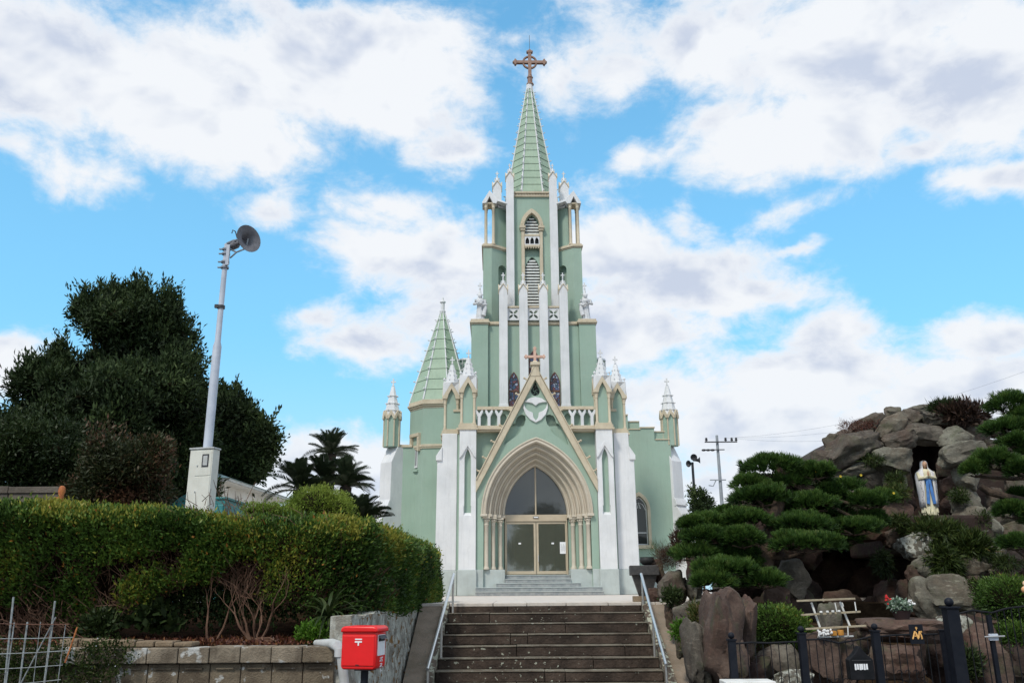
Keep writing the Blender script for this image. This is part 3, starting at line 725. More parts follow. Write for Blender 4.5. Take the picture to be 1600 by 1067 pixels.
# quatrefoil band
for j, x in enumerate((-.89, 0, .89)):
    q_ = P_(MB().box(x-.257, x+.257, .02, .10, 11.62, 12.18), 'quatrefoil_panel', 'white', tw1, 0)
    cu = MB()
    for s in (45, 135, 225, 315):
        a = radians(s); pt = []
        for i in range(10):
            t = 2*pi*i/10; u = .15+.12*cos(t); w_ = .055*sin(t); pt.append((x+u*cos(a)-w_*sin(a), 11.9+u*sin(a)+w_*cos(a)))
        cu.prism(pt, -.2, .3)
    cut(q_, cu)
    P_(MB().box(x-.26, x+.26, -.02, .14, 12.18, 12.27), 'panel_coping', 'beige', tw1, .01)
P_(MB().box(-1.5, 1.5, .3, .34, 11.6, 12.1), 'band_back', 'green', tw1, 0)
# stained glass lancets
for (x, z0, zs, h) in ((-.89, 6.5, 8.75, .5), (.89, 6.5, 8.75, .5), (0, 7.6, 9.75, .5)):
    fr = P_(frame_arch(MB(), x, z0, zs, .19, h, .035, .13, .2), 'window_frame', 'brownframe', tw1, 0)
    P_(MB().prism(lancet(x, z0, zs, .19, h), .155, .165), 'stained_pane', 'stained', fr, 0)
    P_(MB().box(x-.19, x+.19, .12, .17, zs-.35, zs-.28).box(x-.015, x+.015, .125, .17, z0, zs-.35), 'window_bar', 'brownframe', fr, 0)
# --- upper tower stage
tw2 = empty('upper_tower', (TX+.03, 3.2, 0)); tw2.parent = CH
cw_ = P_(MB().box(-1.2, 1.2, .3, 3.4, 11.4, 18.05), 'belfry_wall', 'green', tw2, 0)
cut(cw_, MB().prism(lancet(0, 12.0, 14.3, .345, .75), 0, .55).prism(lancet(0, 16.12, 16.5, .34, .62), 0, .55).box(-.36, .36, .0, .42, 15.0, 15.75))
for s in (-1, 1):
    gabled_post(s*1.02, .20, .36, 11.5, 18.98, tw2, .8)
    # corner pier: front face outside, oblique face turning in towards the belfry
    pl = [(s*2.27, 0), (s*1.88, 0), (s*1.15, .55), (s*1.15, 3.0), (s*2.27, 3.0)]
    if s < 0: pl = pl[::-1]
    pr = P_(MB().zprism(pl, 11.4, 15.34), 'corner_pier', 'green', tw2, .015)
    # round headed niche on the oblique face
    ang = atan2(.55, .73)
    Rm = Matrix.Translation((s*1.40, .36, 0)) @ Matrix.Rotation(s*ang if s > 0 else -ang, 4, 'Z').inverted() if False else Matrix.Translation((s*1.38, .375, 0)) @ Matrix.Rotation(-s*ang, 4, 'Z')
    nc = MB(); g = MB().prism([(-.24, 11.8)]+[(-.24*cos(pi*i/10), 14.38+.24*sin(pi*i/10)) for i in range(11)]+[(.24, 11.8)], -.3, .25)
    nc.add([Rm @ Vector(v) for v in g.v], g.f); cut(pr, nc)
    k1 = [(s*(2.27+.07), -.07), (s*(1.88-.03), -.07), (s*1.13, .47), (s*1.13, 3.07), (s*(2.34), 3.07)]
    k2 = [(s*(2.27+.02), -.02), (s*(1.88-.0), -.02), (s*1.13, .52), (s*1.13, 3.02), (s*(2.29), 3.02)]
    if s < 0: k1 = k1[::-1]; k2 = k2[::-1]
    P_(MB().zprism(k2, 15.34, 15.40).zprism(k1, 15.401, 15.48).zprism(k2, 15.481, 15.55), 'ledge', 'beige', tw2, .01)
    # open tabernacle on top
    core_ = [(s*1.74, .38), (s*1.60, .38), (s*1.15, .70), (s*1.15, 2.9), (s*1.74, 2.9)]
    if s < 0: core_ = core_[::-1]
    up_ = P_(MB().zprism(core_, 15.55, 17.55), 'belfry_pier', 'green', tw2, .02)
    for (x, y) in ((2.15, .12), (1.80, .12), (2.15, .62), (1.80, .62)):
        P_(MB().lathe([(.10, 0), (.10, .05), (.07, .10), (.065, 1.82), (.085, 1.85), (.07, 1.88), (.10, 2.02), (.12, 2.06)], (s*x, y, 15.55), 10), 'colonnette', 'beige', tw2, 0, True)
    # arched soffit and gabled roof
    rf = MB()
    rf.prism([(s*x, z) for x, z in ((2.32, 17.58), (2.32, 17.66), (1.98, 18.25), (1.60, 17.82), (1.16, 17.62), (1.16, 17.55), (1.60, 17.70), (1.66, 17.58), (1.82, 17.6), (1.98, 17.95), (2.14, 17.6))], -.02, .75)
    P_(rf, 'canopy', 'white', tw2, .01)
    P_(MB().box(*sorted((s*1.66, s*2.28)), .05, .7, 17.60, 17.66), 'canopy_soffit', 'beige', tw2, 0)
    rs = MB().zprism([(s*1.60, .25), (s*1.14, .62), (s*1.14, 3.0), (s*1.62, 3.0)][::(1 if s > 0 else -1)], 17.551, 17.62)
    P_(rs, 'pier_coping', 'white', tw2, .01)
    gabled_post(s*1.62, 1.0, .42, 17.4, 18.85, tw2, .8)
# spire base cornice with pierced dentils
cn = MB().box(-.85, .85, .18, .6, 18.22, 18.30).box(-.85, .85, .22, .6, 18.05, 18.10).box(-.85, .85, .27, .6, 18.10, 18.22)
for i in range(13):
    x = -.80+i*.133; cn.prism([(x-.06, 18.11), (x+.06, 18.11), (x, 18.215)], .215, .27)
P_(cn, 'dentil_cornice', 'beige', tw2, 0)
# belfry window surround
P_(frame_arch(MB(), 0, 16.5, 16.5, .36, .66, .08, .10, .31), 'hood_mould', 'beige', tw2, .008)
P_(frame_arch(MB(), 0, 16.5, 16.5, .44, .79, .10, .17, .31), 'hood_mould', 'beige', tw2, .008)
for s in (-1, 1):
    P_(MB().box(*sorted((s*.345, s*.50)), .16, .31, 11.8, 16.28), 'colonnette', 'beige', tw2, .02)
    P_(MB().box(s*.44-.14, s*.44+.14, .06, .31, 16.38, 16.5).box(s*.43-.11, s*.43+.11, .10, .31, 16.28, 16.38), 'capital', 'beige', tw2, .01)
P_(MB().box(-.345, .345, .12, .31, 15.98, 16.08), 'sill', 'beige', tw2, .006)
tb = P_(MB().box(-.345, .345, .14, .2, 15.55, 15.98), 'lancet_screen', 'white', tw2, 0)
cu = MB()
for x in (-.22, 0, .22): cu.prism(lancet(x, 15.60, 15.74, .088, .19), 0, .3)
cut(tb, cu)
P_(MB().box(-.35, .35, .28, .3, 15.5, 15.98), 'screen_back', 'dark', tw2, 0)
sc_ = MB().box(-.345, .345, .12, .30, 15.46, 15.549)
for i in range(6): x = -.29+i*.116; sc_.prism([(x-.055, 15.459), (x+.055, 15.459), (x, 15.37)], .13, .29)
P_(sc_, 'scallop_sill', 'beige', tw2, 0)
# louvres
P_(MB().box(-.36, .36, .52, .56, 11.9, 15.3).box(-.36, .36, .52, .56, 16.0, 17.2), 'louver_back', 'dark', tw2, 0)
def halfw(z, zs, a, h):
    if z <= zs: return a
    c = (h*h-a*a)/(2*a); R = a+c
    return max(0, sqrt(max(0, R*R-(z-zs)**2))-c)
z = 11.95
while z < 14.98:
    w = halfw(z+.08, 14.3, .335, .74)
    if w > .04: P_(MB().add([(-w, .34, z), (w, .34, z), (w, .46, z+.11), (-w, .46, z+.11), (-w, .34, z+.065), (w, .34, z+.065), (w, .46, z+.13), (-w, .46, z+.13)], [(0,1,2,3),(7,6,5,4),(0,4,5,1),(1,5,6,2),(2,6,7,3),(3,7,4,0)]), 'louver_slat', 'slat', tw2, 0)
    z += .142
z = 16.16
while z < 17.02:
    w = halfw(z+.09, 16.5, .33, .6)
    if w > .04: P_(MB().add([(-w, .34, z), (w, .34, z), (w, .46, z+.11), (-w, .46, z+.11), (-w, .34, z+.07), (w, .34, z+.07), (w, .46, z+.13), (-w, .46, z+.13)], [(0,1,2,3),(7,6,5,4),(0,4,5,1),(1,5,6,2),(2,6,7,3),(3,7,4,0)]), 'louver_slat', 'slat', tw2, 0)
    z += .15
# --- spires
def spire(name, cx, cy, R, z0, z1, rtop, nb, rot, parent, rib=.05, knob=.035):
    s_ = empty(name, (cx, cy, z0)); s_.parent = parent; H = z1-z0
    ang = [rot+i*pi/4 for i in range(8)]
    rr = lambda t: R+(rtop-R)*t
    for i in range(8):
        a0, a1 = ang[i], ang[i]+pi/4
        for j in range(nb):
            t0, t1 = j/nb, (j+1)/nb; g = .012
            r0, r1 = rr(t0), rr(t1)-.0; o0 = 1.; lip = .022
            v = [((r0+lip)*cos(a0), (r0+lip)*sin(a0), H*t0), ((r0+lip)*cos(a1), (r0+lip)*sin(a1), H*t0), (r1*cos(a1), r1*sin(a1), H*t1-g), (r1*cos(a0), r1*sin(a0), H*t1-g)]
            w = [(x*.93, y*.93, zz) for x, y, zz in v]
            P_(MB().add(v+w, [(0,1,2,3),(7,6,5,4),(0,4,5,1),(1,5,6,2),(2,6,7,3),(3,7,4,0)]), 'roof_panel', 'greenroof', s_, 0)
    for a in ang:
        rb = MB().tube([((R+.03)*cos(a), (R+.03)*sin(a), 0), ((rtop+.02)*cos(a), (rtop+.02)*sin(a), H)], [rib, rib*.6], 6)
        for j in range(1, nb):
            t = j/nb; r = rr(t)+.05; k = 1-.35*t
            rb.tube([(r*cos(a), r*sin(a), H*t), ((r+.09*k)*cos(a), (r+.09*k)*sin(a), H*t+.01)], knob*.7*k, 5).ball(((r+.11*k)*cos(a), (r+.11*k)*sin(a), H*t+.02), knob*k, 6, 4)
        P_(rb, 'rib', 'white', s_, 0)
    return s_
sp1 = spire('spire', TX+.09, 4.98, 1.36, 18.1, 25.0, .12, 17, pi/8, CH, .042, .04)
P_(MB().ngon(0, 0, .19, 8, 6.7, 7.05, .85, pi/8), 'spire_cap', 'white', sp1)
cb = MB().lathe([(.2, 0), (.2, .07), (.13, .1), (.13, .38), (.15, .40), (.17, .44), (.15, .48), (.11, .5), (.11, .6)], (0, 0, 0), 8)
cb.box(-.085, .085, -.085, .085, .55, 1.95).box(-.72, .72, -.08, .08, 1.27, 1.43)
for i in range(24):
    a0, a1 = 2*pi*i/24, 2*pi*(i+1)/24
    cb.prism([(.31*cos(a0), 1.35+.31*sin(a0)), (.31*cos(a1), 1.35+.31*sin(a1)), (.39*cos(a1), 1.35+.39*sin(a1)), (.39*cos(a0), 1.35+.39*sin(a0))], -.06, .06)
for (x, z, q) in ((-.70, 1.35, 180), (.70, 1.35, 0), (0, 1.92, 90)):
    a = radians(q); pts = [(-.02, -.10), (.03, -.17), (.09, -.16), (.10, -.09), (.20, 0), (.10, .09), (.09, .16), (.03, .17), (-.02, .10)]
    cb.prism([(x+u*cos(a)-v_*sin(a), z+u*sin(a)+v_*cos(a)) for u, v_ in pts], -.10, .10)
crs = P_(cb, 'cross', 'bronze', CH, .012); crs.location = (TX+.12, 4.98, 25.1)
P_(MB().tube([(0, 0, 2.05), (0, 0, 3.0)], .012, 5), 'lightning_rod', 'darkmetal', crs, 0)
# --- left octagonal turret
tu = empty('turret', (-4.1, 5.2, 0)); tu.parent = CH; ro = -pi/2-radians(29)-pi/2*0
oc = lambda r, rot=ro: [(r*cos(rot+i*pi/4), r*sin(rot+i*pi/4)) for i in range(8)]
tb_ = P_(MB().zprism(oc(1.42), 0, 8.0), 'turret_wall', 'green', tu, .01)
P_(MB().zprism(oc(1.44), 7.98, 8.06).zprism(oc(1.50), 8.061, 8.14).zprism(oc(1.56), 8.141, 8.24).zprism(oc(1.5), 8.241, 8.36), 'cornice', 'beige', tu, .01)
P_(MB().zprism(oc(1.47), 6.18, 6.25).zprism(oc(1.50), 6.251, 6.36), 'string_course', 'beige', tu, .01)
# turret window on the face looking left-front
fa = ro-pi/8; fc = Vector((cos(fa), sin(fa), 0))*1.42*cos(pi/8); Rf = Matrix.Translation(fc) @ Matrix.Rotation(fa+pi/2, 4, 'Z')
def onface(mb):
    return MB().add([Rf @ Vector(v) for v in mb.v], mb.f)
cut(tb_, onface(MB().box(-.17, .17, -.3, .25, 5.35, 6.35)))
P_(onface(MB().box(-.36, -.22, -.12, .02, 6.1, 6.75).box(.22, .36, -.12, .02, 6.1, 6.75).box(-.36, .36, -.14, .02, 6.75, 6.9)), 'window_surround', 'beige', tu, .01)
wf = P_(onface(MB().box(-.165, -.11, -.035, .06, 5.38, 6.3).box(.11, .165, -.035, .06, 5.38, 6.3).box(-.11, .11, -.035, .06, 5.38, 5.46).box(-.11, .11, -.035, .06, 6.22, 6.3).box(-.015, .015, -.03, .06, 5.46, 6.22)), 'window_frame', 'white', tu, 0)
P_(onface(MB().box(-.12, .12, -.012, -.004, 5.4, 6.25)), 'pane', 'dark', wf, 0)
P_(onface(MB().box(-.24, .24, -.09, .02, 5.2, 5.29)), 'window_sill', 'green', tu, .01)
sp2 = spire('turret_spire', -4.1, 5.2, 1.44, 8.36, 12.95, .07, 9, ro, CH, .04, .045)
P_(MB().lathe([(.13, 4.5), (.15, 4.56), (.09, 4.6), (.09, 4.95), (.14, 5.0), (.14, 5.04), (.05, 5.12), (.03, 5.25)], (0, 0, 0), 8), 'finial', 'white', sp2, 0)
# --- aisle walls
P_(MB().box(-6.0, -3.92, 4.4, 9, 0, 6.3), 'aisle_wall', 'green')
P_(MB().box(-6.02, -5.3, 4.34, 4.6, 6.3, 6.42), 'aisle_coping', 'beige')
rw = P_(MB().prism([(3.92, 0), (6.15, 0), (6.15, 6.52), (5.45, 6.52), (5.45, 7.05), (4.85, 7.05), (4.85, 6.98), (4.82, 6.98), (4.82, 6.98), (4.30, 6.98), (4.30, 7.62), (3.92, 7.62)], 4.0, 4.5), 'aisle_wall', 'green', bevel=0)
cut(rw, MB().prism(lancet(4.62, 2.0, 3.5, .38, .62), 3.5, 4.7))
for (x0, x1, z) in ((3.92, 4.31, 7.62), (4.83, 5.48, 7.05)): P_(MB().box(x0, x1, 3.95, 4.55, z, z+.06), 'parapet_coping', 'beige', bevel=.008)
for (x0, x1, z0, z1) in ((4.30, 4.84, 6.98, 7.36), (5.47, 6.12, 6.52, 6.9)):
    P_(MB().box(x0, x1, 4.18, 4.5, z0+.001, z1), 'stepped_parapet', 'green', bevel=0)
    P_(MB().box(x0, x1, 4.14, 4.53, z1, z1+.05), 'parapet_coping', 'beige', bevel=.008)
    P_(MB().box(x0, x1, 3.96, 4.17, z0, z0+.05), 'parapet_coping', 'beige', bevel=.008)
wr = P_(frame_arch(MB(), 4.62, 2.0, 3.5, .34, .58, .13, 3.93, 4.2), 'window_surround', 'beige', bevel=.01)
P_(MB().box(4.1, 5.14, 3.88, 4.2, 1.85, 2.0), 'window_sill', 'beige')
P_(frame_arch(MB(), 4.62, 2.0, 3.5, .29, .50, .045, 4.1, 4.16).box(4.3, 4.94, 4.1, 4.16, 2.0, 2.06).box(4.3, 4.94, 4.1, 4.15, 2.5, 2.54), 'window_frame', 'white', wr, 0)
b = MB()
for q in (-1, 1):
    b.tube([(4.62+q*.30, 4.12, 3.45), (4.62+q*.17, 4.12, 3.72), (4.62, 4.12, 3.80), (4.62+q*.06, 4.12, 3.55)], .015, 5)
P_(b, 'tracery', 'white', wr, 0)
P_(MB().prism(lancet(4.62, 2.0, 3.5, .31, .54), 4.13, 4.14), 'pane', 'glassblack', wr, 0)
P_(MB().box(4.0, 5.3, 4.9, 5.0, 1, 5), 'dark_interior', 'dark', bevel=0)
P_(MB().box(3.95, 6.1, 3.97, 3.999, 0, .93), 'aisle_plinth', 'plinth', bevel=0)
# diagonal buttresses with octagonal pinnacles at the far corners
for s in (-1, 1):
    bt = empty('corner_buttress', (s*6.0, 4.6, 0), 0); bt.parent = CH; bt.rotation_euler = (0, 0, radians(-48 if s > 0 else -132))
    pr = [(-.4, 0), (1.12, 0), (1.05, 3.15), (.66, 3.7), (.62, 3.95), (.60, 5.6), (.26, 6.3), (-.4, 6.3)]
    g = MB().prism(pr, -.36, .36)
    P_(g, 'buttress_body', 'white', bt, .02)
    P_(MB().prism([(.58, 3.97), (.65, 3.97), (.78, 3.68), (.62, 3.62)], -.39, .39), 'weathering', 'white', bt, .01)
    pn = empty('pinnacle', (s*6.22, 4.35, 6.3)); pn.parent = CH
    P_(MB().ngon(0, 0, .36, 8, 0, 1.35, 1, pi/8), 'shaft', 'green', pn, 0)
    rb = MB(); gb = MB()
    for q in range(8):
        a = pi/8+q*pi/4; rb.tube([(.37*cos(a), .37*sin(a), 0), (.37*cos(a), .37*sin(a), 1.3)], .035, 6)
        R = Matrix.Rotation(q*pi/4, 4, 'Z')
        g = MB().prism([(-.165, 1.22), (-.165, 1.34), (0, 1.62), (.165, 1.34), (.165, 1.22), (.1, 1.22), (0, 1.42), (-.1, 1.22)], -.42, -.34); gb.add([R @ Vector(v) for v in g.v], g.f)
    P_(rb, 'shaft_rib', 'beige', pn, 0); P_(gb, 'gablet', 'beige', pn, 0)
    sp_ = MB().ngon(0, 0, .39, 8, 1.36, 2.75, .2, pi/8)
    for z in (1.62, 1.95, 2.3):
        r = .39*(1-.8*(z-1.36)/1.39); sp_.ngon(0, 0, r+.03, 8, z-.02, z+.02, 1, pi/8)
        for q in range(8): a = pi/8+q*pi/4; sp_.ball(((r+.05)*cos(a), (r+.05)*sin(a), z), .035, 6, 4)
    finial(sp_, 0, 0, 2.7, 1.0)
    P_(sp_, 'spirelet', 'white', pn, 0)
# small louvred lanterns on the roof behind the tower
for s in (-1, 1):
    ln = P_(MB().ngon(0, 0, .38, 8, 0, 1.5, 1, pi/8), 'lantern', 'green', CH, 0); ln.location = (s*3.15+.15, 6.2, 9.2)
    P_(MB().ngon(0, 0, .44, 8, 1.5, 1.6, .9, pi/8), 'lantern_cap', 'white', ln, 0)
    b = MB()
    for q in range(8): a = pi/8+q*pi/4; b.tube([(.39*cos(a), .39*sin(a), 0), (.39*cos(a), .39*sin(a), 1.5)], .03, 5)
    P_(b, 'lantern_rib', 'white', ln, 0)
    P_(MB().box(s*3.3-.55, s*3.3+.55, 5.8, 9, 6.9, 9.25), 'rear_wall', 'green', CH, 0)

# ------------------------------------------------------------------ saints on the tower ledges
def robed(mb, h, folds=9, wid=.17, dep=.14, seed=0):
    "draped figure from hem to shoulders"
    n = 36; vs = []; fs = []
    prof = [(0, 1.05), (.06, 1.02), (.2, .93), (.38, .84), (.52, .78), (.62, .86), (.70, 1.0), (.76, 1.02), (.80, .86), (.835, .45), (.85, .30)]
    for z, r in prof:
        for i in range(n):
            a = 2*pi*i/n; amp = .09*(1-z)*(1 if z < .6 else .3)
            k = r*(1+amp*sin(folds*a+seed+z*3)+amp*.5*sin((folds*2-3)*a+z*7))
            vs.append((wid*k*cos(a), dep*k*sin(a), z*h))
    for j in range(len(prof)-1):
        for i in range(n): fs.append((j*n+i, j*n+(i+1) % n, (j+1)*n+(i+1) % n, (j+1)*n+i))
    fs.append(tuple(range(n))[::-1]); fs.append(tuple(range((len(prof)-1)*n, len(prof)*n)))
    mb.add(vs, fs)
def head(mb, c, r):
    mb.ball(c, r, 14, 10, (.80, .92, 1.1)); x, y, z = c
    mb.add([(x-r*.14, y-r*.85, z-r*.25), (x+r*.14, y-r*.85, z-r*.25), (x, y-r*1.12, z-r*.22), (x, y-r*.85, z+r*.2)], [(0,1,2),(0,2,3),(2,1,3)])
def saint(px, loc, label, flip, book):
    t = empty('statue', loc, radians(1.2), label, 'statue', 'white saint statues on the tower ledges')
    b = MB(); robed(b, 1.18, 8, .18, .15, px)
    b.tube([(flip*-.19, 0, .92), (flip*-.27, -.06, .72), (flip*-.12, -.19, .70), (flip*-.03, -.22, .78)], [.075, .065, .05, .035], 8)
    b.tube([(flip*.19, 0, .92), (flip*.26, -.05, .70), (flip*.13, -.2, .62), (flip*.02, -.22, .68)], [.075, .065, .05, .035], 8)
    b.tube([(flip*.2, -.05, .75), (flip*.22, -.1, .45), (flip*.15, -.14, .15)], [.07, .09, .1], 8)
    b.build('robe', 'statue', t, True)
    b = MB(); head(b, (0, -.02, 1.10), .10); b.lathe([(.04, -.16), (.045, -.04)], (0, -.01, 1.08), 8); b.build('head', 'statue', t, True)
    b = MB().ball((0, .015, 1.13), .108, 12, 8, (.9, 1, 1.05)); b.build('hair', 'statue', t, True)
    if book: MB().box(flip*.02-.05, flip*.02+.05, -.30, -.24, .66, .80).build('book', 'statue', t)
    else: MB().ball((flip*.0, -.27, .80), .07, 10, 7, (1, .8, 1.2)).build('held_child', 'statue', t, True)
    MB().lathe([(.27, 0), (.27, .05), (.22, .07)], (0, 0, -.06), 8).build('pedestal', 'statue', t)
Mch = Matrix.Translation((.92, 33, 0)) @ Matrix.Rotation(radians(1.2), 4, 'Z')
saint(.3, Mch @ Vector((TX-2.36, 2.78, 11.72)), 'white robed saint statue on the left ledge of the green tower', 1, True)
saint(1.9, Mch @ Vector((TX+2.36, 2.78, 11.72)), 'white robed saint statue on the right ledge of the tower, cradling a small figure', -1, False)
for s in (-1, 1):    # the little pinnacle behind each saint belongs to the church
    pb = MB().box(-.09, .09, -.09, .09, 0, 1.1).ngon(0, 0, .14, 8, 1.1, 1.62, .3, pi/8)
    for z in (1.2, 1.4): 
        for q in range(4): pb.ball((.12*cos(q*pi/2), .12*sin(q*pi/2), z), .03, 6, 4)
    finial(pb, 0, 0, 1.58, .9)
    o = P_(pb, 'ledge_pinnacle', 'white', CH, 0); o.location = (TX+s*2.38, 3.2, 11.66)

#@@PART2
# ================================================================== LEFT: PLANTER, HEDGE, MAILBOX
pw = empty('planter_wall', (-4, 8.45, -1.4), label='low weathered concrete block planter wall under the hedge, left of the red mailbox', cat='wall')
def wl(mb): return MB().add([(v[0]+4, v[1]-8.45, v[2]+1.4) for v in mb.v], mb.f)
zt = at(400, 1009, 8.3).z; zb = at(400, 1035, 8.3).z
wl(MB().box(-9, -1.62, 8.36, 8.60, -1.4, zt-.02)).build('wall_backing', 'block', pw)
x = -1.66; k = 0
while x > -9:
    w = .285
    wl(MB().box(x-w+.006, x, 8.22+random.uniform(-.006, .006), 8.45, zb+.004, zt+random.uniform(-.006, .006))).build('coping_block', 'blockpale' if (k not in (0,) and k < 9) else 'block', pw, bevel=.01)
    for r_ in range(3):
        z1 = zb-.004-.36*r_; z0 = z1-.352
        o = wl(MB().box(x-w+.006, x, 8.28+random.uniform(-.006, .006), 8.45, z0, z1).box(x-w+.06, x-.06, 8.262, 8.29, z1-.05, z1-.03)).build('wall_block', 'block', pw, bevel=.008)
    x -= w; k += 1
for i in range(7):      # kerb of beige setts
    x0 = at(112+i*29, 990, 8.5).x
    wl(MB().box(x0+.004, x0+.17, 8.28, 8.5, zt+.0, zt+.075+.004*(i % 2)-.006*i)).build('kerb_stone', 'kerb', pw, bevel=.012)
# rubble retaining wall along the ramp
def rubble():
    ny, nz = 150, 44; v = []; f = []
    for i in range(ny+1):
        y = 8.32+(13.86-8.32)*i/ny
        for j in range(nz+1):
            z = -1.4+1.38*j/nz
            top = -.035+.03*noise.noise(Vector((y*2.2, 0, 4)))
            z = -1.4+(top+1.4)*j/nz
            n1 = noise.noise(Vector((y*7, z*3.2, 3))); n2 = noise.noise(Vector((y*22, z*9, 1)))
            v.append((-1.47-.05+.05*abs(n1)*1.3+.02*n2-.10*(1-(j/nz))*0, y, z))
    for i in range(ny):
        for j in range(nz): a = i*(nz+1)+j; f.append((a, a+nz+1, a+nz+2, a+1))
    n = len(v)
    for i in range(ny+1):
        v.append((-1.72, v[i*(nz+1)+nz][1], v[i*(nz+1)+nz][2]-.01))
    for i in range(ny): f.append((i*(nz+1)+nz, (i+1)*(nz+1)+nz, n+i+1, n+i))
    for i in range(ny+1): v.append((-1.72, v[i*(nz+1)][1], -1.4))
    for i in range(ny): f.append((n+i, n+i+1, n+ny+1+i+1, n+ny+1+i))
    f.append(tuple([j for j in range(nz+1)]+[n, n+ny+1]))
    return MB().add(v, f)
o = rubble().build('rubble_wall', 'rubble'); tag(o, 'pale lichen-crusted rubble stone wall behind the mailbox beside the sloping ramp', 'wall')
# ---- hedge
HD = empty('hedge', (-3, 9.4, -.3), label='long clipped evergreen hedge turning the corner above the planter wall', cat='hedge')
def hl(P): return P-np.array([-3, 9.4, -.3])
def hedge_center(t):
    "centre line: along the front, round the corner, back beside the ramp; t in metres"
    L1 = 7.33
    if t < L1: return np.array([-10.0+t, 9.75]), np.array([0, -1.])
    r = .55; arcL = r*pi/2*.92
    if t < L1+arcL:
        q = (t-L1)/r; return np.array([-2.67+r*sin(q)*1.0, 9.75+r*(1-cos(q))]), np.array([sin(q), -cos(q)])
    q = t-L1-arcL; return np.array([-2.67+r*1.0+.02*q, 9.75+r+q]), np.array([1, -.03])
def htop(t): return .90+.16*min(1, max(0, (7.4-t)/1.6))+.03*sin(t*1.7)+.02*sin(t*4.1+1)
def hbot(t):
    if t < 5.7: return -.25
    if t < 6.2: return -.25+.34*(t-5.7)/.5
    if t < 7.3: return .09+.20*sin((t-6.2)/1.1*pi)
    if t < 7.9: return .09-.15*(t-7.3)/.6
    return -.06
n = 17500; T_ = rng.uniform(3.9, 14.1, n); P = []; Nn = []; ti = []
for t in T_:
    c, nn = hedge_center(t); ht = htop(t); hb = hbot(t)
    side = rng.random(); W_ = .72 if t < 8 else .62
    if side < .56:
        z = hb+(ht-hb)*rng.random()**.9; depth = rng.uniform(-.14, .02)
        bulge = .05*sin(t*2.1)+.04*sin(z*5+t)
        k = (z-hb)/(ht-hb); und = 0 if t > 7.4 else .25*max(0, .45-k)
        top_r = max(0, k-.86)/.14; off = W_+bulge+depth-und-.16*top_r**2
        P.append((c[0]+nn[0]*off, c[1]+nn[1]*off, z)); Nn.append((nn[0], nn[1], .25+.8*top_r)); tp = k
    elif side < .93:
        off = rng.uniform(-W_, W_*.98); P.append((c[0]+nn[0]*off, c[1]+nn[1]*off, ht+rng.uniform(-.07, .035)-.10*(abs(off)/W_)**4)); Nn.append((nn[0]*.1, nn[1]*.1, 1)); tp = 1.15
    else:
        z = hb+(ht-hb)*rng.random(); off = -W_+rng.uniform(-.02, .12); P.append((c[0]+nn[0]*off, c[1]+nn[1]*off, z)); Nn.append((-nn[0], -nn[1], .2)); tp = (z-hb)/(ht-hb)
    ti.append(tp)
# the rounded far end by the stairs
c, nn = hedge_center(14.1)
for i in range(1500):
    z = hbot(9)+(htop(14)-hbot(9))*rng.random(); off = rng.uniform(-.6, .6); b_ = .16*(1-(off/.6)**2)
    P.append((c[0]+off, c[1]+b_+rng.uniform(-.1, .02), z)); Nn.append((off*.6, 1, .2)); ti.append((z+.06)/1.2)
P = np.array(P); Nn = unit(np.array(Nn)); ti = np.array(ti)
dn = vnoise(P, 1.7, 3.); keep = (dn > -.20) | (ti > .80) | (P[:, 0] > -2.5)
loose = (P[:, 1] < 9.6) & (P[:, 0] < -2.6) & (ti < .55) & (vnoise(P, 2.3, 9.) < -.05); keep &= ~(loose & (P[:, 0] > -4.4))
P, Nn, ti, dn = P[keep], Nn[keep], ti[keep], dn[keep]
cl = 13; P2 = np.repeat(P, cl, 0)+rng.normal(size=(len(P)*cl, 3))*.035; N2 = np.repeat(Nn, cl, 0); t2 = np.repeat(ti, cl); d2 = np.repeat(dn, cl)
tint = .28+.20*np.clip(t2, 0, 1)+.30*(t2 > 1)*1.+.75*d2+rng.normal(size=len(P2))*.17+.10*np.clip(t2-.8, 0, 1)  # yellower towards the top: new growth plus sunlit tone put into the colour
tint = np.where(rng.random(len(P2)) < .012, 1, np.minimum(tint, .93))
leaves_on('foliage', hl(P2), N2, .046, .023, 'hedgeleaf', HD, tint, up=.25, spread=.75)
# shoots sticking out of the top
n = 420; T_ = rng.uniform(2.8, 13.8, n); P = []
T_ = rng.uniform(4, 13.8, n)
for t in T_:
    c, nn = hedge_center(t); off = rng.uniform(-.7, .7); x, y = c+nn*off; h = rng.uniform(.03, .13); 
    for k in range(9): P.append((x+rng.normal()*.012, y+rng.normal()*.012, htop(t)-.03+h*k/8))
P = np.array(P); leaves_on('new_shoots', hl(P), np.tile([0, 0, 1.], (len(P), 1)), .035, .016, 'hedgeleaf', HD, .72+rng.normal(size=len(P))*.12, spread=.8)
# solid dark core against see-through, inner shade put into its colour
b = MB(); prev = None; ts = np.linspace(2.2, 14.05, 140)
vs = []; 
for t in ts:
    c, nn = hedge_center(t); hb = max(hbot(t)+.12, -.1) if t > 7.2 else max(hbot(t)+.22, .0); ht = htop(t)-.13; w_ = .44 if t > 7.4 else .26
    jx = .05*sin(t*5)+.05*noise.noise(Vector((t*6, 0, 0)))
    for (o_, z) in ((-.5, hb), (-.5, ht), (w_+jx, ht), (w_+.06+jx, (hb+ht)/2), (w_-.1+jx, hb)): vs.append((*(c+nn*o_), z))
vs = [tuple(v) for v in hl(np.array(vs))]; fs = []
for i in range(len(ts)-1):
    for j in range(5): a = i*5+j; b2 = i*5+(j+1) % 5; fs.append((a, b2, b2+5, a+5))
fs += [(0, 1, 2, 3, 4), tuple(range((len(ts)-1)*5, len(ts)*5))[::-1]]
b.add(vs, fs).build('dark_core', 'corebrown', HD)['kind'] = 'stuff'
tw_ = MB()
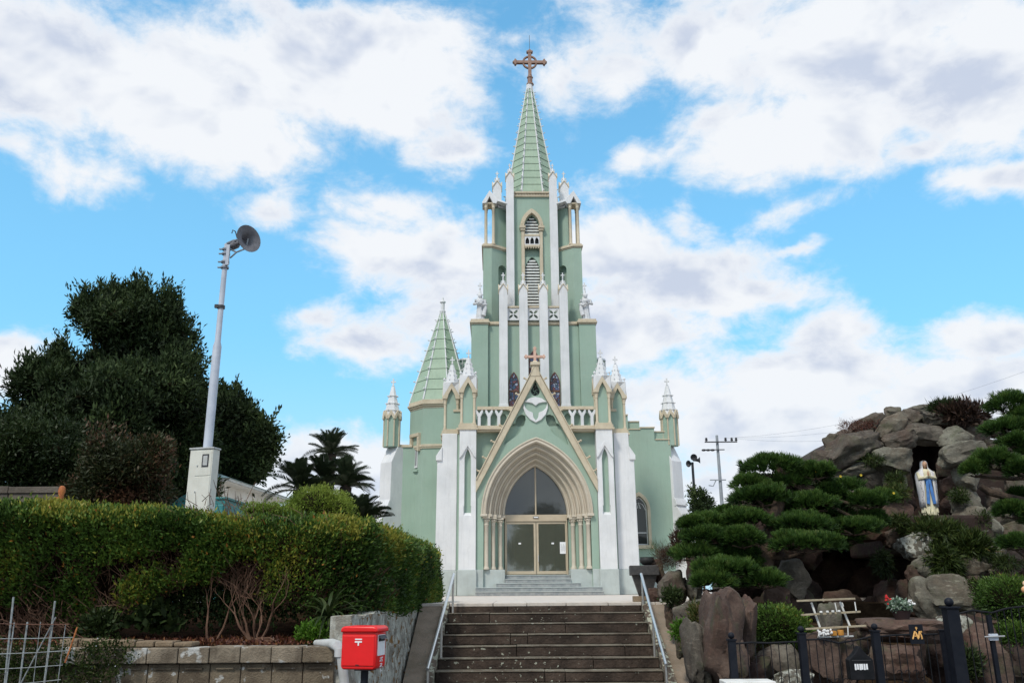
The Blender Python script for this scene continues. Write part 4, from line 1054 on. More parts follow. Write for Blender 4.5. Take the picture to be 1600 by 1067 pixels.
for i in range(2600):
    t = rng.uniform(4.4, 8.6); c, nn = hedge_center(t); z = hbot(t)+rng.uniform(-.08, .95)*rng.random()
    p = np.array([*(c+nn*rng.uniform(.25, .6)), z]); d = np.array([rng.normal()*.5, -.4, rng.uniform(.2, 1)]); d /= np.linalg.norm(d); L = rng.uniform(.1, .3)
    q = p+d*L*.5+rng.normal(size=3)*.02; r = p+d*L+rng.normal(size=3)*.03; A = hl(np.array([p, q, r])); tw_.tube([A[0], A[1], A[2]], [.005, .004, .002], 3)
tw_.build('twig', 'twig', HD)['kind'] = 'stuff'
# branching stems of the hedge shrubs
def stem_tree(name, base, top, n, r0, m, parent=None, spread=.5, levels=3, seed=1):
    R = random.Random(seed); b = MB()
    def grow(p, d, L, r, lv):
        pts = [p]; rr = [r]; cur = Vector(p); dd = Vector(d)
        for i in range(4):
            dd = (dd+Vector((R.gauss(0, .16), R.gauss(0, .12), R.gauss(.05, .08)))).normalized(); cur = cur+dd*L/4; pts.append(cur.copy()); rr.append(r*(1-.11*(i+1)))
        b.tube(pts, rr, 6 if lv > 1 else 4)
        if lv > 0:
            for k in range(R.choice((2, 3))):
                a = R.uniform(0, 6.28); q = Vector((cos(a)*spread, sin(a)*spread*.8, R.uniform(.35, .9))); grow(cur if k < 2 else pts[2], (dd*.7+q*.8).normalized(), L*R.uniform(.55, .8), rr[-1]*.75, lv-1)
    for i in range(n):
        a = 2*pi*i/n+R.random(); grow(Vector(base)+Vector((cos(a)*.03, sin(a)*.03, 0)), Vector((top*cos(a), top*.6*sin(a), 1)).normalized(), R.uniform(.24, .38), r0*R.uniform(.7, 1.1), levels)
    return b.build(name, m, parent, True)
p = at(398, 1003, 8.95); sh = stem_tree('bare_shrub', (0, 0, 0), .55, 5, .016, 'twig', None, .6, 3, 5)
sh.location = (p.x, p.y, -.31); tag(sh, 'bare reddish multi-stemmed shrub at the centre of the planter, left of the mailbox', 'shrub')
p = at(340, 1000, 9.1); sh = stem_tree('bare_shrub', (0, 0, 0), .35, 2, .014, 'twig', None, .7, 3, 12); sh.location = (p.x-.05, p.y, -.31); tag(sh, 'thinner bare shrub with two stems under the hedge, left of the reddish multi-stemmed one', 'shrub')
b = MB()
for i in range(16):
    a = rng.uniform(-.3, .9); L = rng.uniform(.15, .36); b.tube([(0, 0, .05), (L*.5*cos(a), -.05, .07*rng.random()), (L*cos(a), -.12+L*.2*sin(a), -.01)], [.007, .006, .003], 4)
o = b.build('root', 'twig', None, True); o.location = at(398, 1006, 8.8); o.location.z = -.30; tag(o, 'fan of exposed straw-coloured roots at the foot of the bare shrub', 'roots')
# plants on the bed
def strap_plant(name, px, py, Y, n, L, w, m, label, cat, tilt=(.1, 1.3), zoff=0, nobj=True):
    p = at(px, py, Y); t = empty(name, p, label=label, cat=cat)
    meshes = []
    for j in range(3):
        v = []; f = []; K = 7; bend = (.35, .6, .9)[j]
        for i in range(K+1):
            s = i/K; a = bend*s*s; ww = w*.5*(1-s**3)*(.6+.8*min(1, s*3)); x = L*s*cos(a); z = L*s*sin(-a)
            v += [(x, -ww, z+ww*.35), (x, 0, z), (x, ww, z+ww*.35)]
        for i in range(K):
            for q in range(2): a = i*3+q; f.append((a, a+1, a+4, a+3))
        me = MB().add(v, f).mesh('leaf', True); me.materials.append(MATS[m]); at_ = me.attributes.new('tint', 'FLOAT', 'FACE'); at_.data.foreach_set('value', [.3+.25*j]*len(f)); meshes.append(me)
    for i in range(n):
        o = bpy.data.objects.new('leaf', meshes[i % 3]); COL.objects.link(o); o.parent = t
        o.rotation_euler = (random.uniform(-.3, .3), -random.uniform(*tilt), i*2.399); k = random.uniform(.7, 1.1); o.scale = (k, k, k)
    return t
strap_plant('yucca', 512, 966, 8.95, 60, .42, .028, 'midleaf', 'dark green sword-leaved plant under the hedge just left of the rubble wall', 'plant', (.0, 1.3))
strap_plant('bulb_plant', 194, 968, 9.3, 14, .30, .02, 'midleaf', 'small clump of upright grassy leaves on the soil in the left of the planter', 'plant', (.8, 1.45))
def clump(name, px, py, Y, r, n, L, m, label, cat, tintc=.5, shape=(1, .8, .7), wd=.55):
    p = at(px, py, Y); t = empty(name, p, label=label, cat=cat)
    bl = [(0, 0, 0, r*shape[0], r*shape[1], r*shape[2])]
    P, N = blob_points(bl, n, (.3, 1.), 5, r*.12); N[:, 2] = np.abs(N[:, 2])
    leaves_on('foliage', P, N, L, L*wd, m, t, tintc+rng.normal(size=len(P))*.2); return t
clump('green_weed', 488, 990, 8.75, .16, 900, .035, 'brightleaf', 'bright green cushion weed on top of the block wall near the drain pipe', 'weed')
clump('leafy_plant', 240, 968, 9.2, .22, 260, .10, 'midleaf', 'broad-leaved dark plant on the soil below the hedge', 'plant', .4, (1.2, .6, .6), .8)
clump('fern', 160, 975, 9.1, .2, 500, .06, 'midleaf', 'ferny undergrowth by the left end of the beige kerb', 'fern', .5)
clump('fern', 330, 940, 9.5, .42, 1800, .05, 'darkleaf', 'dark ferny undergrowth behind the thin bare shrub', 'fern', .7, (1.6, .5, .7))
clump('fern', 440, 930, 9.6, .42, 1500, .05, 'darkleaf', 'dark ferny undergrowth to the left of the sword-leaved plant', 'fern', .7, (1.3, .5, .7))
clump('fern', 235, 920, 9.7, .5, 1800, .05, 'darkleaf', 'dark ferny undergrowth behind the broad-leaved plant', 'fern', .6, (1.6, .5, .7))
for (px, py) in ((20, 985), (90, 980), (60, 930), (130, 930), (200, 900), (280, 905), (360, 900), (410, 905), (470, 900), (530, 930)):
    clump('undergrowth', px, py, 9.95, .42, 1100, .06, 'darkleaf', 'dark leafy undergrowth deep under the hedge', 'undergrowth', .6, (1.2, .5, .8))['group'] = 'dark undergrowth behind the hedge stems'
P = np.stack([rng.uniform(-5.5, -1.75, 5200), rng.uniform(8.48, 9.7, 5200), rng.uniform(-.305, -.275, 5200)], 1)
leaves_on('leaf_litter', P, np.tile([0, 0, 1.], (len(P), 1)), .04, .025, 'litter', None, rng.random(len(P)), spread=1.2); bpy.data.objects['leaf_litter']['kind'] = 'stuff'
# ivy and weeds hanging over the wall, left
t = empty('trailing_weeds', at(150, 1030, 8.2), label='trailing green weeds with tiny white flowers hanging over the block wall behind the wire fence', cat='weeds')
P = []
for i in range(750):
    px = rng.uniform(-20, 205); py = rng.uniform(1000, 1100)
    if px > 120 and py > 1000+ (235-px)*1.2: continue
    p = at(px, py, 8.16+rng.uniform(-.05, .06)); P.append(np.array(p)-np.array(t.location))
P = np.repeat(np.array(P), 9, 0); P = P+rng.normal(size=P.shape)*np.array([.035, .02, .035])
leaves_on('foliage', P, np.tile([0, -1., .3], (len(P), 1)), .032, .016, 'grassleaf', t, .38+rng.normal(size=len(P))*.2, spread=1.)
P = P[rng.choice(len(P), 60)]+np.array([0, -.05, 0]); sel = P[:, 0] > -.1; leaves_on('flower', P[sel], np.tile([0, -1., .3], (sel.sum(), 1)), .016, .014, 'petalwhite', t, np.ones(sel.sum()))
# ---- wire mesh fence bottom left
t = empty('wire_fence', at(60, 1067, 7.1), label='rusty galvanised wire mesh panel tied to thin stakes at the bottom left', cat='fence')
def zpx(a, b): return (a/6.39, 900+b/6.39)
def wl2(pts, Y, r, m, name):
    b = MB(); L = [at(*zpx(*q), Y)-t.location for q in pts]; b.tube(L, r, 6); b.build(name, m, t, True)
for (a, b_, r, nm) in (((135, 205), (40, 1150), .0075, 'stake'), ((550, 245), (425, 1200), .0075, 'stake'), ((143, 460), (45, 1200), .005, 'wire'), ((275, 455), (180, 1200), .007, 'stake'), ((405, 455), (318, 1200), .003, 'wire'), ((530, 470), (430, 1200), .004, 'wire'), ((655, 480), (560, 1200), .003, 'wire'), ((556, 408), (150, 1180), .005, 'brace')):
    wl2([a, ((a[0]+b_[0])/2-2, (a[1]+b_[1])/2), b_], 7.1+(.02 if nm == 'stake' else 0), r, 'galv', nm)
for (a, b_, m_) in (((-30, 472), (690, 478), 'brownframe'), ((-30, 622), (730, 608), 'galv'), ((-30, 775), (690, 740), 'galv'), ((-30, 925), (625, 885), 'galv'), ((-30, 1090), (605, 1030), 'galv')): wl2([a, ((a[0]+b_[0])/2, (a[1]+b_[1])/2+4), b_], 7.085, .0032, m_, 'wire')
wl2([(772, 505), (700, 720), (650, 860)], 7.12, .006, 'terracotta', 'stick')
# ---- drain pipe
b = MB(); pts = [at(494, 1004, 8.55), at(520, 1005, 8.2), at(527, 1008, 8.1), at(532, 1016, 8.1), at(534, 1030, 8.1), at(543, 1110, 8.1)]
b.tube(pts, [.03, .045, .048, .047, .044, .044], 10); o = b.build('drain_pipe', 'pvc', None, True)
o2 = MB().tube([pts[3]-Vector((0, 0, -.02)), pts[3]-Vector((0, 0, .05))], .053, 10).build('pipe_collar', 'pvc', o, True)
tag(o, 'grey plastic drain pipe bending down between the block wall and the mailbox', 'pipe')
# ---- mailbox
mp = at(568, 1010, 7.75); BX, BZ = mp.x, mp.z
mbx = empty('mailbox', (BX, 7.75, -1.4), radians(-13), 'small glossy red post box with a white postal mark, on a dark pole', 'mailbox')
w2, dz0, dz1, dd0 = .158, at(568, 1044, 7.75).z+1.4, at(568, 977, 7.75).z+1.4, .20
def rbox(x0, x1, y0, y1, z0, z1): return MB().box(x0, x1, y0, y1, z0, z1)
H = dz1-dz0
prof = [(-w2, dz0+.02), (-w2, dz1-.05), (-w2+.02, dz1-.03), (w2-.02, dz1-.03), (w2, dz1-.05), (w2, dz0+.02), (w2-.02, dz0), (-w2+.02, dz0)]
bb = MB().prism(prof, -.11, .12).build('body', 'red', mbx, True, .012)
MB().prism([(-w2-.008, dz1-.05), (-w2+.0, dz1-.012), (-w2+.03, dz1), (w2-.02, dz1), (w2+.012, dz1-.012), (w2+.02, dz1-.05)], -.13, .14).build('hood', 'red', mbx, True, .012)
MB().box(-w2+.012, w2-.012, -.118, -.108, dz0+.03, dz1-.075).build('door', 'red', mbx, False, .006)
# postal mark
zz = dz1-.11; MB().box(-.030, .034, -.1225, -.1185, zz, zz+.010).box(-.030, .034, -.1225, -.1185, zz-.022, zz-.010).box(-.004, .008, -.1225, -.1185, zz-.046, zz-.022).build('postal_mark', 'paper', mbx)
MB().box(-.018, .012, -.1215, -.1185, dz0+.035, dz0+.042).build('keyhole', 'dark', mbx)
# right side: posting flap and lettering
MB().box(w2, w2+.006, -.075, .085, dz1-.24, dz1-.07).build('slot_plate', 'paper', mbx)
MB().add([(w2+.006, -.07, dz1-.075), (w2+.006, .08, dz1-.075), (w2+.03, .08, dz1-.105), (w2+.03, -.07, dz1-.105)], [(0, 1, 2, 3)]).box(w2+.0055, w2+.008, -.065, .075, dz1-.125, dz1-.10).build('posting_slot', 'dark', mbx)
b = MB(); X0, X1 = w2+.001, w2+.005
def stroke(y0, z0, y1, z1, th=.008):
    d = Vector((0, y1-y0, z1-z0)).normalized(); nrm = Vector((0, -d.z, d.y))*th/2
    a, c_ = Vector((0, y0, z0)), Vector((0, y1, z1)); q = [a+nrm, c_+nrm, c_-nrm, a-nrm]
    b.add([(X0, v.y, v.z) for v in q]+[(X1, v.y, v.z) for v in q], [(0,1,2,3),(7,6,5,4),(0,4,5,1),(1,5,6,2),(2,6,7,3),(3,7,4,0)])
z0 = dz1-.262     # three vertical katakana
def st3(y0, a0, y1, a1): stroke(y0*.8+.002, z0+a0*.62, y1*.8+.002, z0+a1*.62, .006)
st3(-.02, 0, .05, 0); st3(.015, .015, .015, -.05); st3(-.005, -.02, -.025, -.045); st3(.035, -.02, .055, -.045); st3(.05, .012, .06, .004)
z0 -= .046; st3(-.015, 0, .045, 0); st3(.045, 0, -.02, -.045); st3(.015, -.025, .05, -.045)
z0 -= .038; st3(.005, 0, .005, -.05); st3(.005, -.018, .04, -.032)
b.build('lettering', 'paper', mbx)
MB().lathe([(.032, 0), (.032, dz0-.005)], (.02, 0, 0), 14).lathe([(.09, -.0), (.09, .015)], (.02, 0, 0), 14).build('pole', 'ironpost', mbx, True)
MB().box(-.05, .10, -.06, .06, dz0-.012, dz0+.002).build('mounting_plate', 'dark', mbx)

# ================================================================== LEFT BACKGROUND
# speaker pole with control cabinet
q = at(320, 760, 16); PX = q.x
sp = empty('speaker_pole', (PX, 16, -.3), label='tall pale steel pole with a cream control cabinet and a single grey horn loudspeaker', cat='loudspeaker pole')
def Z(px, py, Y): return at(px, py, Y).z+.3
zc0, zc1 = 0, Z(318, 704, 16); zj = Z(325, 535, 16); zt = Z(348, 378, 16)
MB().lathe([(.088, 0), (.083, zj-.05), (.058, zj+.05), (.048, zt)], (-.06, .12, 0), 14).build('pole', 'paintsteel', sp, True)
cb_ = MB().box(-.245, .245, -.2, .02, 0, zc1).build('cabinet', 'cream', sp, False, .012); cb_.rotation_euler = (0, 0, radians(-14))
MB().box(-.26, .26, -.22, .03, zc1, zc1+.03).build('cabinet_roof', 'pvc', cb_, False, .005)
MB().box(-.10, .225, -.208, -.199, .05, zc1-.52).box(-.10, .225, -.208, -.199, zc1-.50, zc1-.04).build('cabinet_door', 'cream', cb_, False, .004)
MB().box(.03, .17, -.214, -.207, zc1-.34, zc1-.10).build('meter_window', 'darkmetal', cb_, False); MB().box(.055, .145, -.217, -.213, zc1-.31, zc1-.13).build('meter', 'pvc', cb_, False)
for zz in (zc1-.32, zc1-.80): MB().lathe([(.014, 0), (.014, .02)], (0, 0, 0), 8).build('lock', 'steel', cb_, True).location = (-.06, -.215, zz)
zi = Z(333, 477, 16); MB().lathe([(.08, -.03), (.08, .03)], (-.06, .12, zi), 10).box(-.17, -.1, .05, .1, zi-.03, zi+.04).build('bracket', 'darkmetal', sp, True)
for dz in (.0, -.1, -.28, -.4): MB().lathe([(.085, -.018), (.085, .018)], (-.06, .12, zt-.12+dz), 10).box(-.2, -.05, .08, .12, zt-.13+dz, zt-.11+dz).build('clamp', 'hornmetal', sp, True)
MB().box(-.03, .04, .02, .07, zt-.5, zt-.05).build('bracket', 'paintsteel', sp, False, .01)
hn = empty('horn', (.20, -.02, zt-.02)); hn.parent = sp
hz = MB().lathe([(.07, -.36), (.085, -.33), (.085, -.22), (.05, -.2), (.05, -.08), (.065, 0), (.10, .08), (.17, .14), (.27, .18), (.285, .185), (.285, .195), (.26, .19), (.16, .15), (.09, .09), (.04, .0)], (0, 0, 0), 26)
hm = hz.build('bell', 'hornin', hn, True); hd_ = Vector((.80, -.60, .05)).normalized(); hm.rotation_euler = hd_.to_track_quat('Z', 'Y').to_euler(); hm.location = (.13, -.05, -.0)
MB().tube([(-.25, .12, .02), (-.12, .08, .06), (-.02, .02, .05)], .03, 8).build('arm', 'hornmetal', hn, True)
b = MB().tube([(-.15, .1, -.3), (.0, 0, -.22), (.22, -.1, -.18)], .018, 6).tube([(-.15, .1, -.12), (.0, 0, -.22)], .018, 6).tube([(.22, -.1, -.18), (.26, -.14, .02)], .014, 6); b.build('yoke', 'hornmetal', hn, True)
MB().tube([(-.02, .02, .1), (-.06, .0, .24), (-.12, .0, .27), (-.13, 0, .2)], .012, 5).build('hook', 'darkmetal', hn, True)

def tree(name, label, X, Y, zbase, blobs, n, L, m, trunk=.2, cr=.14, clumpn=10, tintc=.45, up=.3, wd=.4, group=None, bark='bark', corek=.60, sprigs=0, cat='tree', lump=0):
    t = empty(name, (X, Y, zbase), label=label, cat=cat, group=group)
    B = [(x, y, z-zbase, a, b, c) for x, y, z, a, b, c in blobs]; B = [(b[0]-X, b[1]-Y, *b[2:]) for b in B]
    B0 = list(B)
    if lump:
        R = random.Random(len(label)); B = []
        for b in B0:
            B.append((b[0], b[1], b[2], b[3]*.70, b[4]*.70, b[5]*.70))
            for q in range(lump):
                d = Vector((R.gauss(0, 1), R.gauss(-.3, .8), R.gauss(.15, 1))).normalized(); k = R.uniform(.17, .40); e_ = R.uniform(.85, 1.1)
                B.append((b[0]+d.x*b[3]*e_*.92, b[1]+d.y*b[4]*.8, b[2]+d.z*b[5]*e_, b[3]*k, b[4]*k, min(b[3], b[5])*k*1.1))
    mb = MB(); top = max(B0, key=lambda b: b[2]); H = top[2]
    mb.tube([(0, 0, -.2), (.05*H*.2, 0, H*.3), (top[0]*.5, top[1]*.5, H*.6), (top[0], top[1], H)], [trunk, trunk*.8, trunk*.5, trunk*.15], 9)
    for b in B0:
        s = Vector((b[0]*.15, b[1]*.15, min(b[2]*.75, H*.45))); e = Vector(b[:3]); mid = s.lerp(e, .55)+Vector((0, 0, -.12*(e-s).length))
        mb.tube([s, mid, e], [trunk*.45, trunk*.3, trunk*.1], 6)
    mb.build('trunk', bark, t, True)
    P, N = blob_points(B, n, (.66, 1.03), clumpn, cr)
    tn = vnoise(P[::clumpn], 1.1, 5.); tn = np.repeat(tn, clumpn)[:len(P)]
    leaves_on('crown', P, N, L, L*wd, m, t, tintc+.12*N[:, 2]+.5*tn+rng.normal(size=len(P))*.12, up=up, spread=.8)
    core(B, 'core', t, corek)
    if sprigs:
        k = rng.integers(0, len(B), sprigs); d = rnd3(sprigs); d[:, 2] = np.abs(d[:, 2])*.9+.1; d = unit(d); BB = np.array(B)
        c = BB[k, :3]+d*BB[k, 3:6]*.98; PP = []; NN = []
        for i in range(sprigs):
            dr = unit((d[i]*.5+np.array([0, 0, .9])+rng.normal(size=3)*.2)[None])[0]; Ls = rng.uniform(.2, .75)
            for j in range(22): s = rng.random(); PP.append(c[i]+dr*Ls*s+rng.normal(size=3)*.045); NN.append(dr)
        leaves_on('sprig', np.array(PP), np.array(NN), L, L*wd, m, t, tintc+.15+rng.normal(size=len(PP))*.12, up=.3, spread=.7)
    return t
def B_(px, py, Y, rx, ry, rd=None):
    "ellipsoid blob seen at a pixel with a pixel size"
    p = at(px, py, Y); k = (p-Vector((0, 0, EYE))).dot(Vector(_f))/FPX
    return (p.x, Y, p.z, rx*k, (rd or rx)*k, ry*k)
Y = 24
bl = [B_(208, 508, Y, 56, 34), B_(140, 492, Y, 20, 20), B_(255, 520, Y, 38, 34), B_(228, 542, Y+.5, 62, 24), B_(272, 565, Y, 36, 30), B_(130, 605, Y, 66, 32), B_(68, 605, Y, 34, 26), B_(92, 575, Y, 12, 24), B_(190, 620, Y-1, 95, 34), B_(285, 610, Y-.4, 42, 36),
      B_(95, 660, Y, 72, 34), B_(180, 690, Y-1, 95, 50), B_(275, 680, Y, 46, 50), B_(235, 740, Y, 85, 50), B_(210, 478, Y, 26, 22), B_(262, 492, Y, 16, 18), B_(180, 480, Y, 16, 16)]
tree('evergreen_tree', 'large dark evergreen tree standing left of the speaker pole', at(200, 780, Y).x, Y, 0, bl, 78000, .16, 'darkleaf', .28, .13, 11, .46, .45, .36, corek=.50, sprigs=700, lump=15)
Y = 28
bl = [B_(345, 660, Y, 42, 44), B_(375, 680, Y, 40, 36), B_(400, 700, Y, 32, 32), B_(330, 720, Y, 50, 50), B_(385, 725, Y, 38, 26), B_(350, 640, Y, 24, 22), B_(415, 690, Y, 18, 18), B_(345, 760, Y, 26, 32)]
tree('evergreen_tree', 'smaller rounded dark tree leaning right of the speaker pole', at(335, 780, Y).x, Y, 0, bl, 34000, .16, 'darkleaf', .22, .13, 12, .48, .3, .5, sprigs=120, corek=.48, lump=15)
Y = 20
bl = [B_(40, 690, Y, 46, 34), B_(100, 725, Y, 55, 45), B_(40, 745, Y, 60, 35), B_(-30, 700, Y, 50, 50), B_(15, 720, Y, 50, 40)]
tree('shrub', 'mid green pittosporum shrub below the large dark tree at the left edge', at(60, 790, Y).x, Y, -.1, bl, 24000, .11, 'midleaf', .1, .12, 10, .35, .3, .4, sprigs=50, cat='shrub', corek=.68, lump=6)
Y = 18.5
bl = [B_(190, 740, Y, 68, 44), B_(160, 765, Y, 50, 35), B_(225, 760, Y, 40, 38), B_(180, 715, Y, 46, 24)]
tree('shrub', 'rounded rust-tinged shrub in front of the large dark tree trunk', at(190, 790, Y).x, Y, -.1, bl, 20000, .10, 'rustleaf', .1, .10, 10, .55, .3, .4, sprigs=30, cat='shrub', corek=.68, lump=6)
# block wall at far left
t = empty('garden_wall', (at(40, 790, 16).x, 16, 0), label='grey concrete block garden wall behind the hedge at the far left', cat='wall')
z1 = at(60, 762, 16).z
for i in range(9):
    x0 = at(92, 770, 16).x-t.location.x-.95*(i+1); MB().box(x0+.01, x0+.94, 0, .15, -.2, z1-.10-.0*i).build('wall_block', 'blockwall', t, False, .01); MB().box(x0+.005, x0+.945, -.03, .18, z1-.099, z1+.02+.012*i).build('coping_block', 'blockwall', t, False, .01)
b = MB().lathe([(.05, -.6), (.05, .0), (.06, .08), (.05, .16), (.075, .22), (.06, .30), (.03, .33)], (0, 0, 0), 9); b.box(-.11, -.04, -.03, .03, .02, .12)
o = b.build('clay_figure', 'terracotta', None, True); o.location = at(95, 778, 13); o.location.z -= .08; o.scale = (.72, .72, .8); tag(o, 'small weathered orange clay figure poking above the left of the hedge', 'ornament')
# teal storage shed
q0, q1 = at(265, 800, 19), at(352, 800, 19); zt1 = at(335, 780, 19).z
t = empty('storage_shed', ((q0.x+q1.x)/2, 19, 0), label='teal metal shed with a rounded hood, partly behind the cream cabinet', cat='shed')
cxm = t.location.x; w = q1.x-cxm
MB().box(-w*.1, w, 0, 1.5, -.1, zt1).build('shed_body', 'teal', t, False, .02); MB().box(-w*.12, w+.03, -.03, 1.53, zt1, zt1+.05).build('shed_lid', 'teal', t, False, .01)
MB().box(w*.45, w*.92, -.03, .0, .2, zt1-.12).build('door', 'teal', t, False, .01)
pr = [(-w, -.1), (-w*.1-.001, -.1)]+[(-w*.1-.001-.0-(w*.9)*(i/10), zt1+.16*(1-((i/10))**2)-.12*(i/10)**3) for i in range(11)]
MB().prism(pr, .02, 1.4).build('hood', 'teal', t, True, .01)
# white house with teal roof
a = at(343, 752, 25.5); b_ = at(434, 783, 31); a2, b2 = Vector((a.x, a.y)), Vector((b_.x, b_.y)); L = (b2-a2).length; ang = atan2(b2.y-a2.y, b2.x-a2.x)
hs_ = empty('house', (a.x, a.y, 0), ang, 'white single-storey house with a grey-teal roof behind the dark tree', 'house')
ze = a.z
MB().box(-.0, L, 0, 6, -.2, ze-.05).build('wall', 'housewall', hs_)
MB().box(-.35, L+.35, -.35, 6.35, ze-.05, ze+.06).build('fascia', 'housewall', hs_, False, .01)
MB().add([(-.4, -.45, ze+.06), (L+.4, -.45, ze+.06), (L+.4, 6.45, ze+.06), (-.4, 6.45, ze+.06), (1.6, 3, ze+1.25), (L-1.6, 3, ze+1.25)], [(0, 1, 5, 4), (1, 2, 5), (2, 3, 4, 5), (3, 0, 4), (3, 2, 1, 0)]).build('roof', 'tealroof', hs_)
for i in range(3):
    xw = L*(.28+.30*i); f_ = frame_arch(MB(), xw, ze-1.5, ze-.75, .34, .30, .09, -.06, .01).build('window_frame', 'housewall', hs_, False, .005); MB().prism(lancet(xw, ze-1.5, ze-.75, .34, .30), -.01, -.002).build('pane', 'glassblack', f_)
MB().box(-.3, L+.3, -.42, -.34, ze-.02, ze+.05).build('gutter', 'pvc', hs_)
# ---- sago palms
def frond_mesh(L, droop, seed, nl=30):
    R = np.random.default_rng(seed); v = []; 
    for i in range(nl):
        s = .12+.86*i/nl; a = droop*s; c = np.array([L*s*cos(a*.6), 0, L*s*sin(.25-a*1.1)]); ll = L*.21*(sin(pi*min(1, s*1.02))**.5+.12)
        for sd_ in (-1, 1):
            d = np.array([.62, sd_*.95, .42+R.normal()*.05]); d /= np.linalg.norm(d); w_ = np.array([L*.020, 0, 0])
            v.append([c, c+d*ll*.5+w_, c+d*ll, c+d*ll*.5-w_])
    for i in range(8):
        s0, s1 = i/8, (i+1)/8
        def cc(s): a = droop*s; return np.array([L*s*cos(a*.6), 0, L*s*sin(.25-a*1.1)])
        w_ = np.array([0, L*.012, 0]); v.append([cc(s0)-w_, cc(s1)-w_, cc(s1)+w_, cc(s0)+w_])
    v = np.array(v); o = rawquads('frond', v, np.clip(R.normal(size=len(v))*.12+.45, 0, 1), 'frond'); me = o.data; bpy.data.objects.remove(o); return me
FM = [frond_mesh(1., d, i) for i, d in enumerate((.25, .45, .65, .35))]
def cycad(px, py, Y, rpx, n, label, trunk=None, tilt=(-.15, 1.35)):
    bq = B_(px, py, Y, rpx, rpx); R_ = bq[3]
    t = empty('sago_palm', (bq[0], Y, 0), label=label, cat='palm', group='sago palms behind the hedge'); h = bq[2]
    MB().lathe([(.20*R_*1.1, -.1), (.17*R_*1.1, h*.5), (.20*R_*1.1, h-.15), (.24*R_, h), (.1*R_, h+.12*R_)], (0, 0, 0), 12).build('trunk', 'palmtrunk', t, True)
    for i in range(n):
        o = bpy.data.objects.new('frond', FM[i % 4]); COL.objects.link(o); o.parent = t; e = tilt[0]+(tilt[1]-tilt[0])*random.random()**.8
        o.location = (0, 0, h); o.rotation_euler = (random.uniform(-.2, .2), -e, i*2.399+random.uniform(-.1, .1)); k = R_*1.32*random.uniform(.85, 1.05); o.scale = (k, k, k)
cycad(517, 712, 20.5, 36, 40, 'tall sago palm with its crown standing clear against the cloud')
cycad(468, 768, 18.5, 44, 56, 'broad sago palm to the left above the round bush'); cycad(540, 762, 18.6, 40, 50, 'sago palm spreading right below the tall one'); cycad(505, 752, 19.2, 36, 44, 'sago palm in the middle of the clump, behind the round bush')
cycad(563, 822, 16.5, 44, 50, 'low sago palm at the right, next to the church wall', tilt=(.1, 1.4))
bl = [B_(497, 796, 15.5, 52, 36, 40), B_(470, 800, 15.4, 28, 22), B_(525, 800, 15.4, 30, 24)]
tree('round_bush', 'clipped dome-shaped light green bush in front of the sago palms', at(497, 810, 15.5).x, 15.5, -.1, bl, 9000, .045, 'limeleaf', .05, .035, 9, .5, .4, .4, cat='bush', corek=.8)
bl = [B_(425, 800, 15, 30, 9), B_(395, 798, 15, 18, 7), B_(455, 806, 15, 18, 8)]
tree('low_shrub', 'low loose shrub peeping over the hedge beside the white house', at(420, 815, 15).x, 15, -.1, bl, 2600, .05, 'limeleaf', .04, .05, 8, .45, .4, .4, cat='shrub', corek=.6)
bl = [B_(x, y, 11.8, r, 7) for x, y, r in ((610, 838, 14), (540, 822, 16), (470, 815, 14))]

# ================================================================== RIGHT: GROTTO
GX, GY = at(1410, 900, 15).x, 15
gr = empty('grotto', (GX, GY, -.3), label='rocky grotto of stacked brown boulders with a dark niche and cave', cat='grotto')
def gl(v): return (v[0]-GX, v[1]-GY, v[2]+.3)
ico = bmesh.new(); bmesh.ops.create_icosphere(ico, subdivisions=4, radius=1); ICO_V = np.array([v.co[:] for v in ico.verts]); ICO_F = [[v.index for v in f.verts] for f in ico.faces]; ico.free()
ico = bmesh.new(); bmesh.ops.create_icosphere(ico, subdivisions=3, radius=1); ICO_V3 = np.array([v.co[:] for v in ico.verts]); ICO_F3 = [[v.index for v in f.verts] for f in ico.faces]; ico.free()
def rock_mesh(seed, hx, hy, hz, rot=0, hi=False, cutn=9, rough=.05):
    R = np.random.default_rng(seed); V = (ICO_V if hi else ICO_V3).copy(); F_ = ICO_F if hi else ICO_F3
    p = 5.0; V = V/((np.abs(V)**p).sum(1)**(1/p))[:, None]
    for i in range(cutn+4):
        n = R.normal(size=3); n[1] -= .5; n /= np.linalg.norm(n); h = R.uniform(.74, 1.12); d = V@n-h; V -= np.outer(np.maximum(d, 0)*.97, n)
    N = unit(V); off = np.array([noise.fractal(Vector(v*1.6)+Vector((seed*3.1, 0, 0)), 1., 2.1, 5) for v in V]); V += N*(off*rough*2.4)[:, None]
    off2 = np.array([noise.ridged_multi_fractal(Vector(v*2.6)+Vector((seed*1.7, 4, 0)), 1., 2.1, 4, 1., 2.) for v in V]); V -= N*(np.clip(off2-1.1, 0, 1)*rough*.9)[:, None]
    V *= np.array([hx, hy, hz]); c, s = cos(rot), sin(rot); V = V@np.array([[c, 0, s], [0, 1, 0], [-s, 0, c]])
    me = bpy.data.meshes.new('rock'); me.from_pydata(V.tolist(), [], F_); me.polygons.foreach_set('use_smooth', [True]*len(F_)); me.set_sharp_from_angle(angle=radians(28)); return me
def rock(px, py, w, h, rot, Y, m, name='stone', parent=gr, hi=True, dk=.62, sc=1.03, label=None, cat='rock', group=None, rough=.075):
    p = at(px, py, Y); k = (p-Vector((0, 0, EYE))).dot(Vector(_f))/FPX; seed = int(px*7+py*13)
    hx, hz = w/2*k*sc, h/2*k*sc; me = rock_mesh(seed, hx, max(hx, hz)*dk, hz, radians(rot), hi, rough=rough)
    o = link(name, me, m, parent); 
    if parent is not None: o.location = gl(p)
    else: o.location = p; tag(o, label, cat, group)
    return o
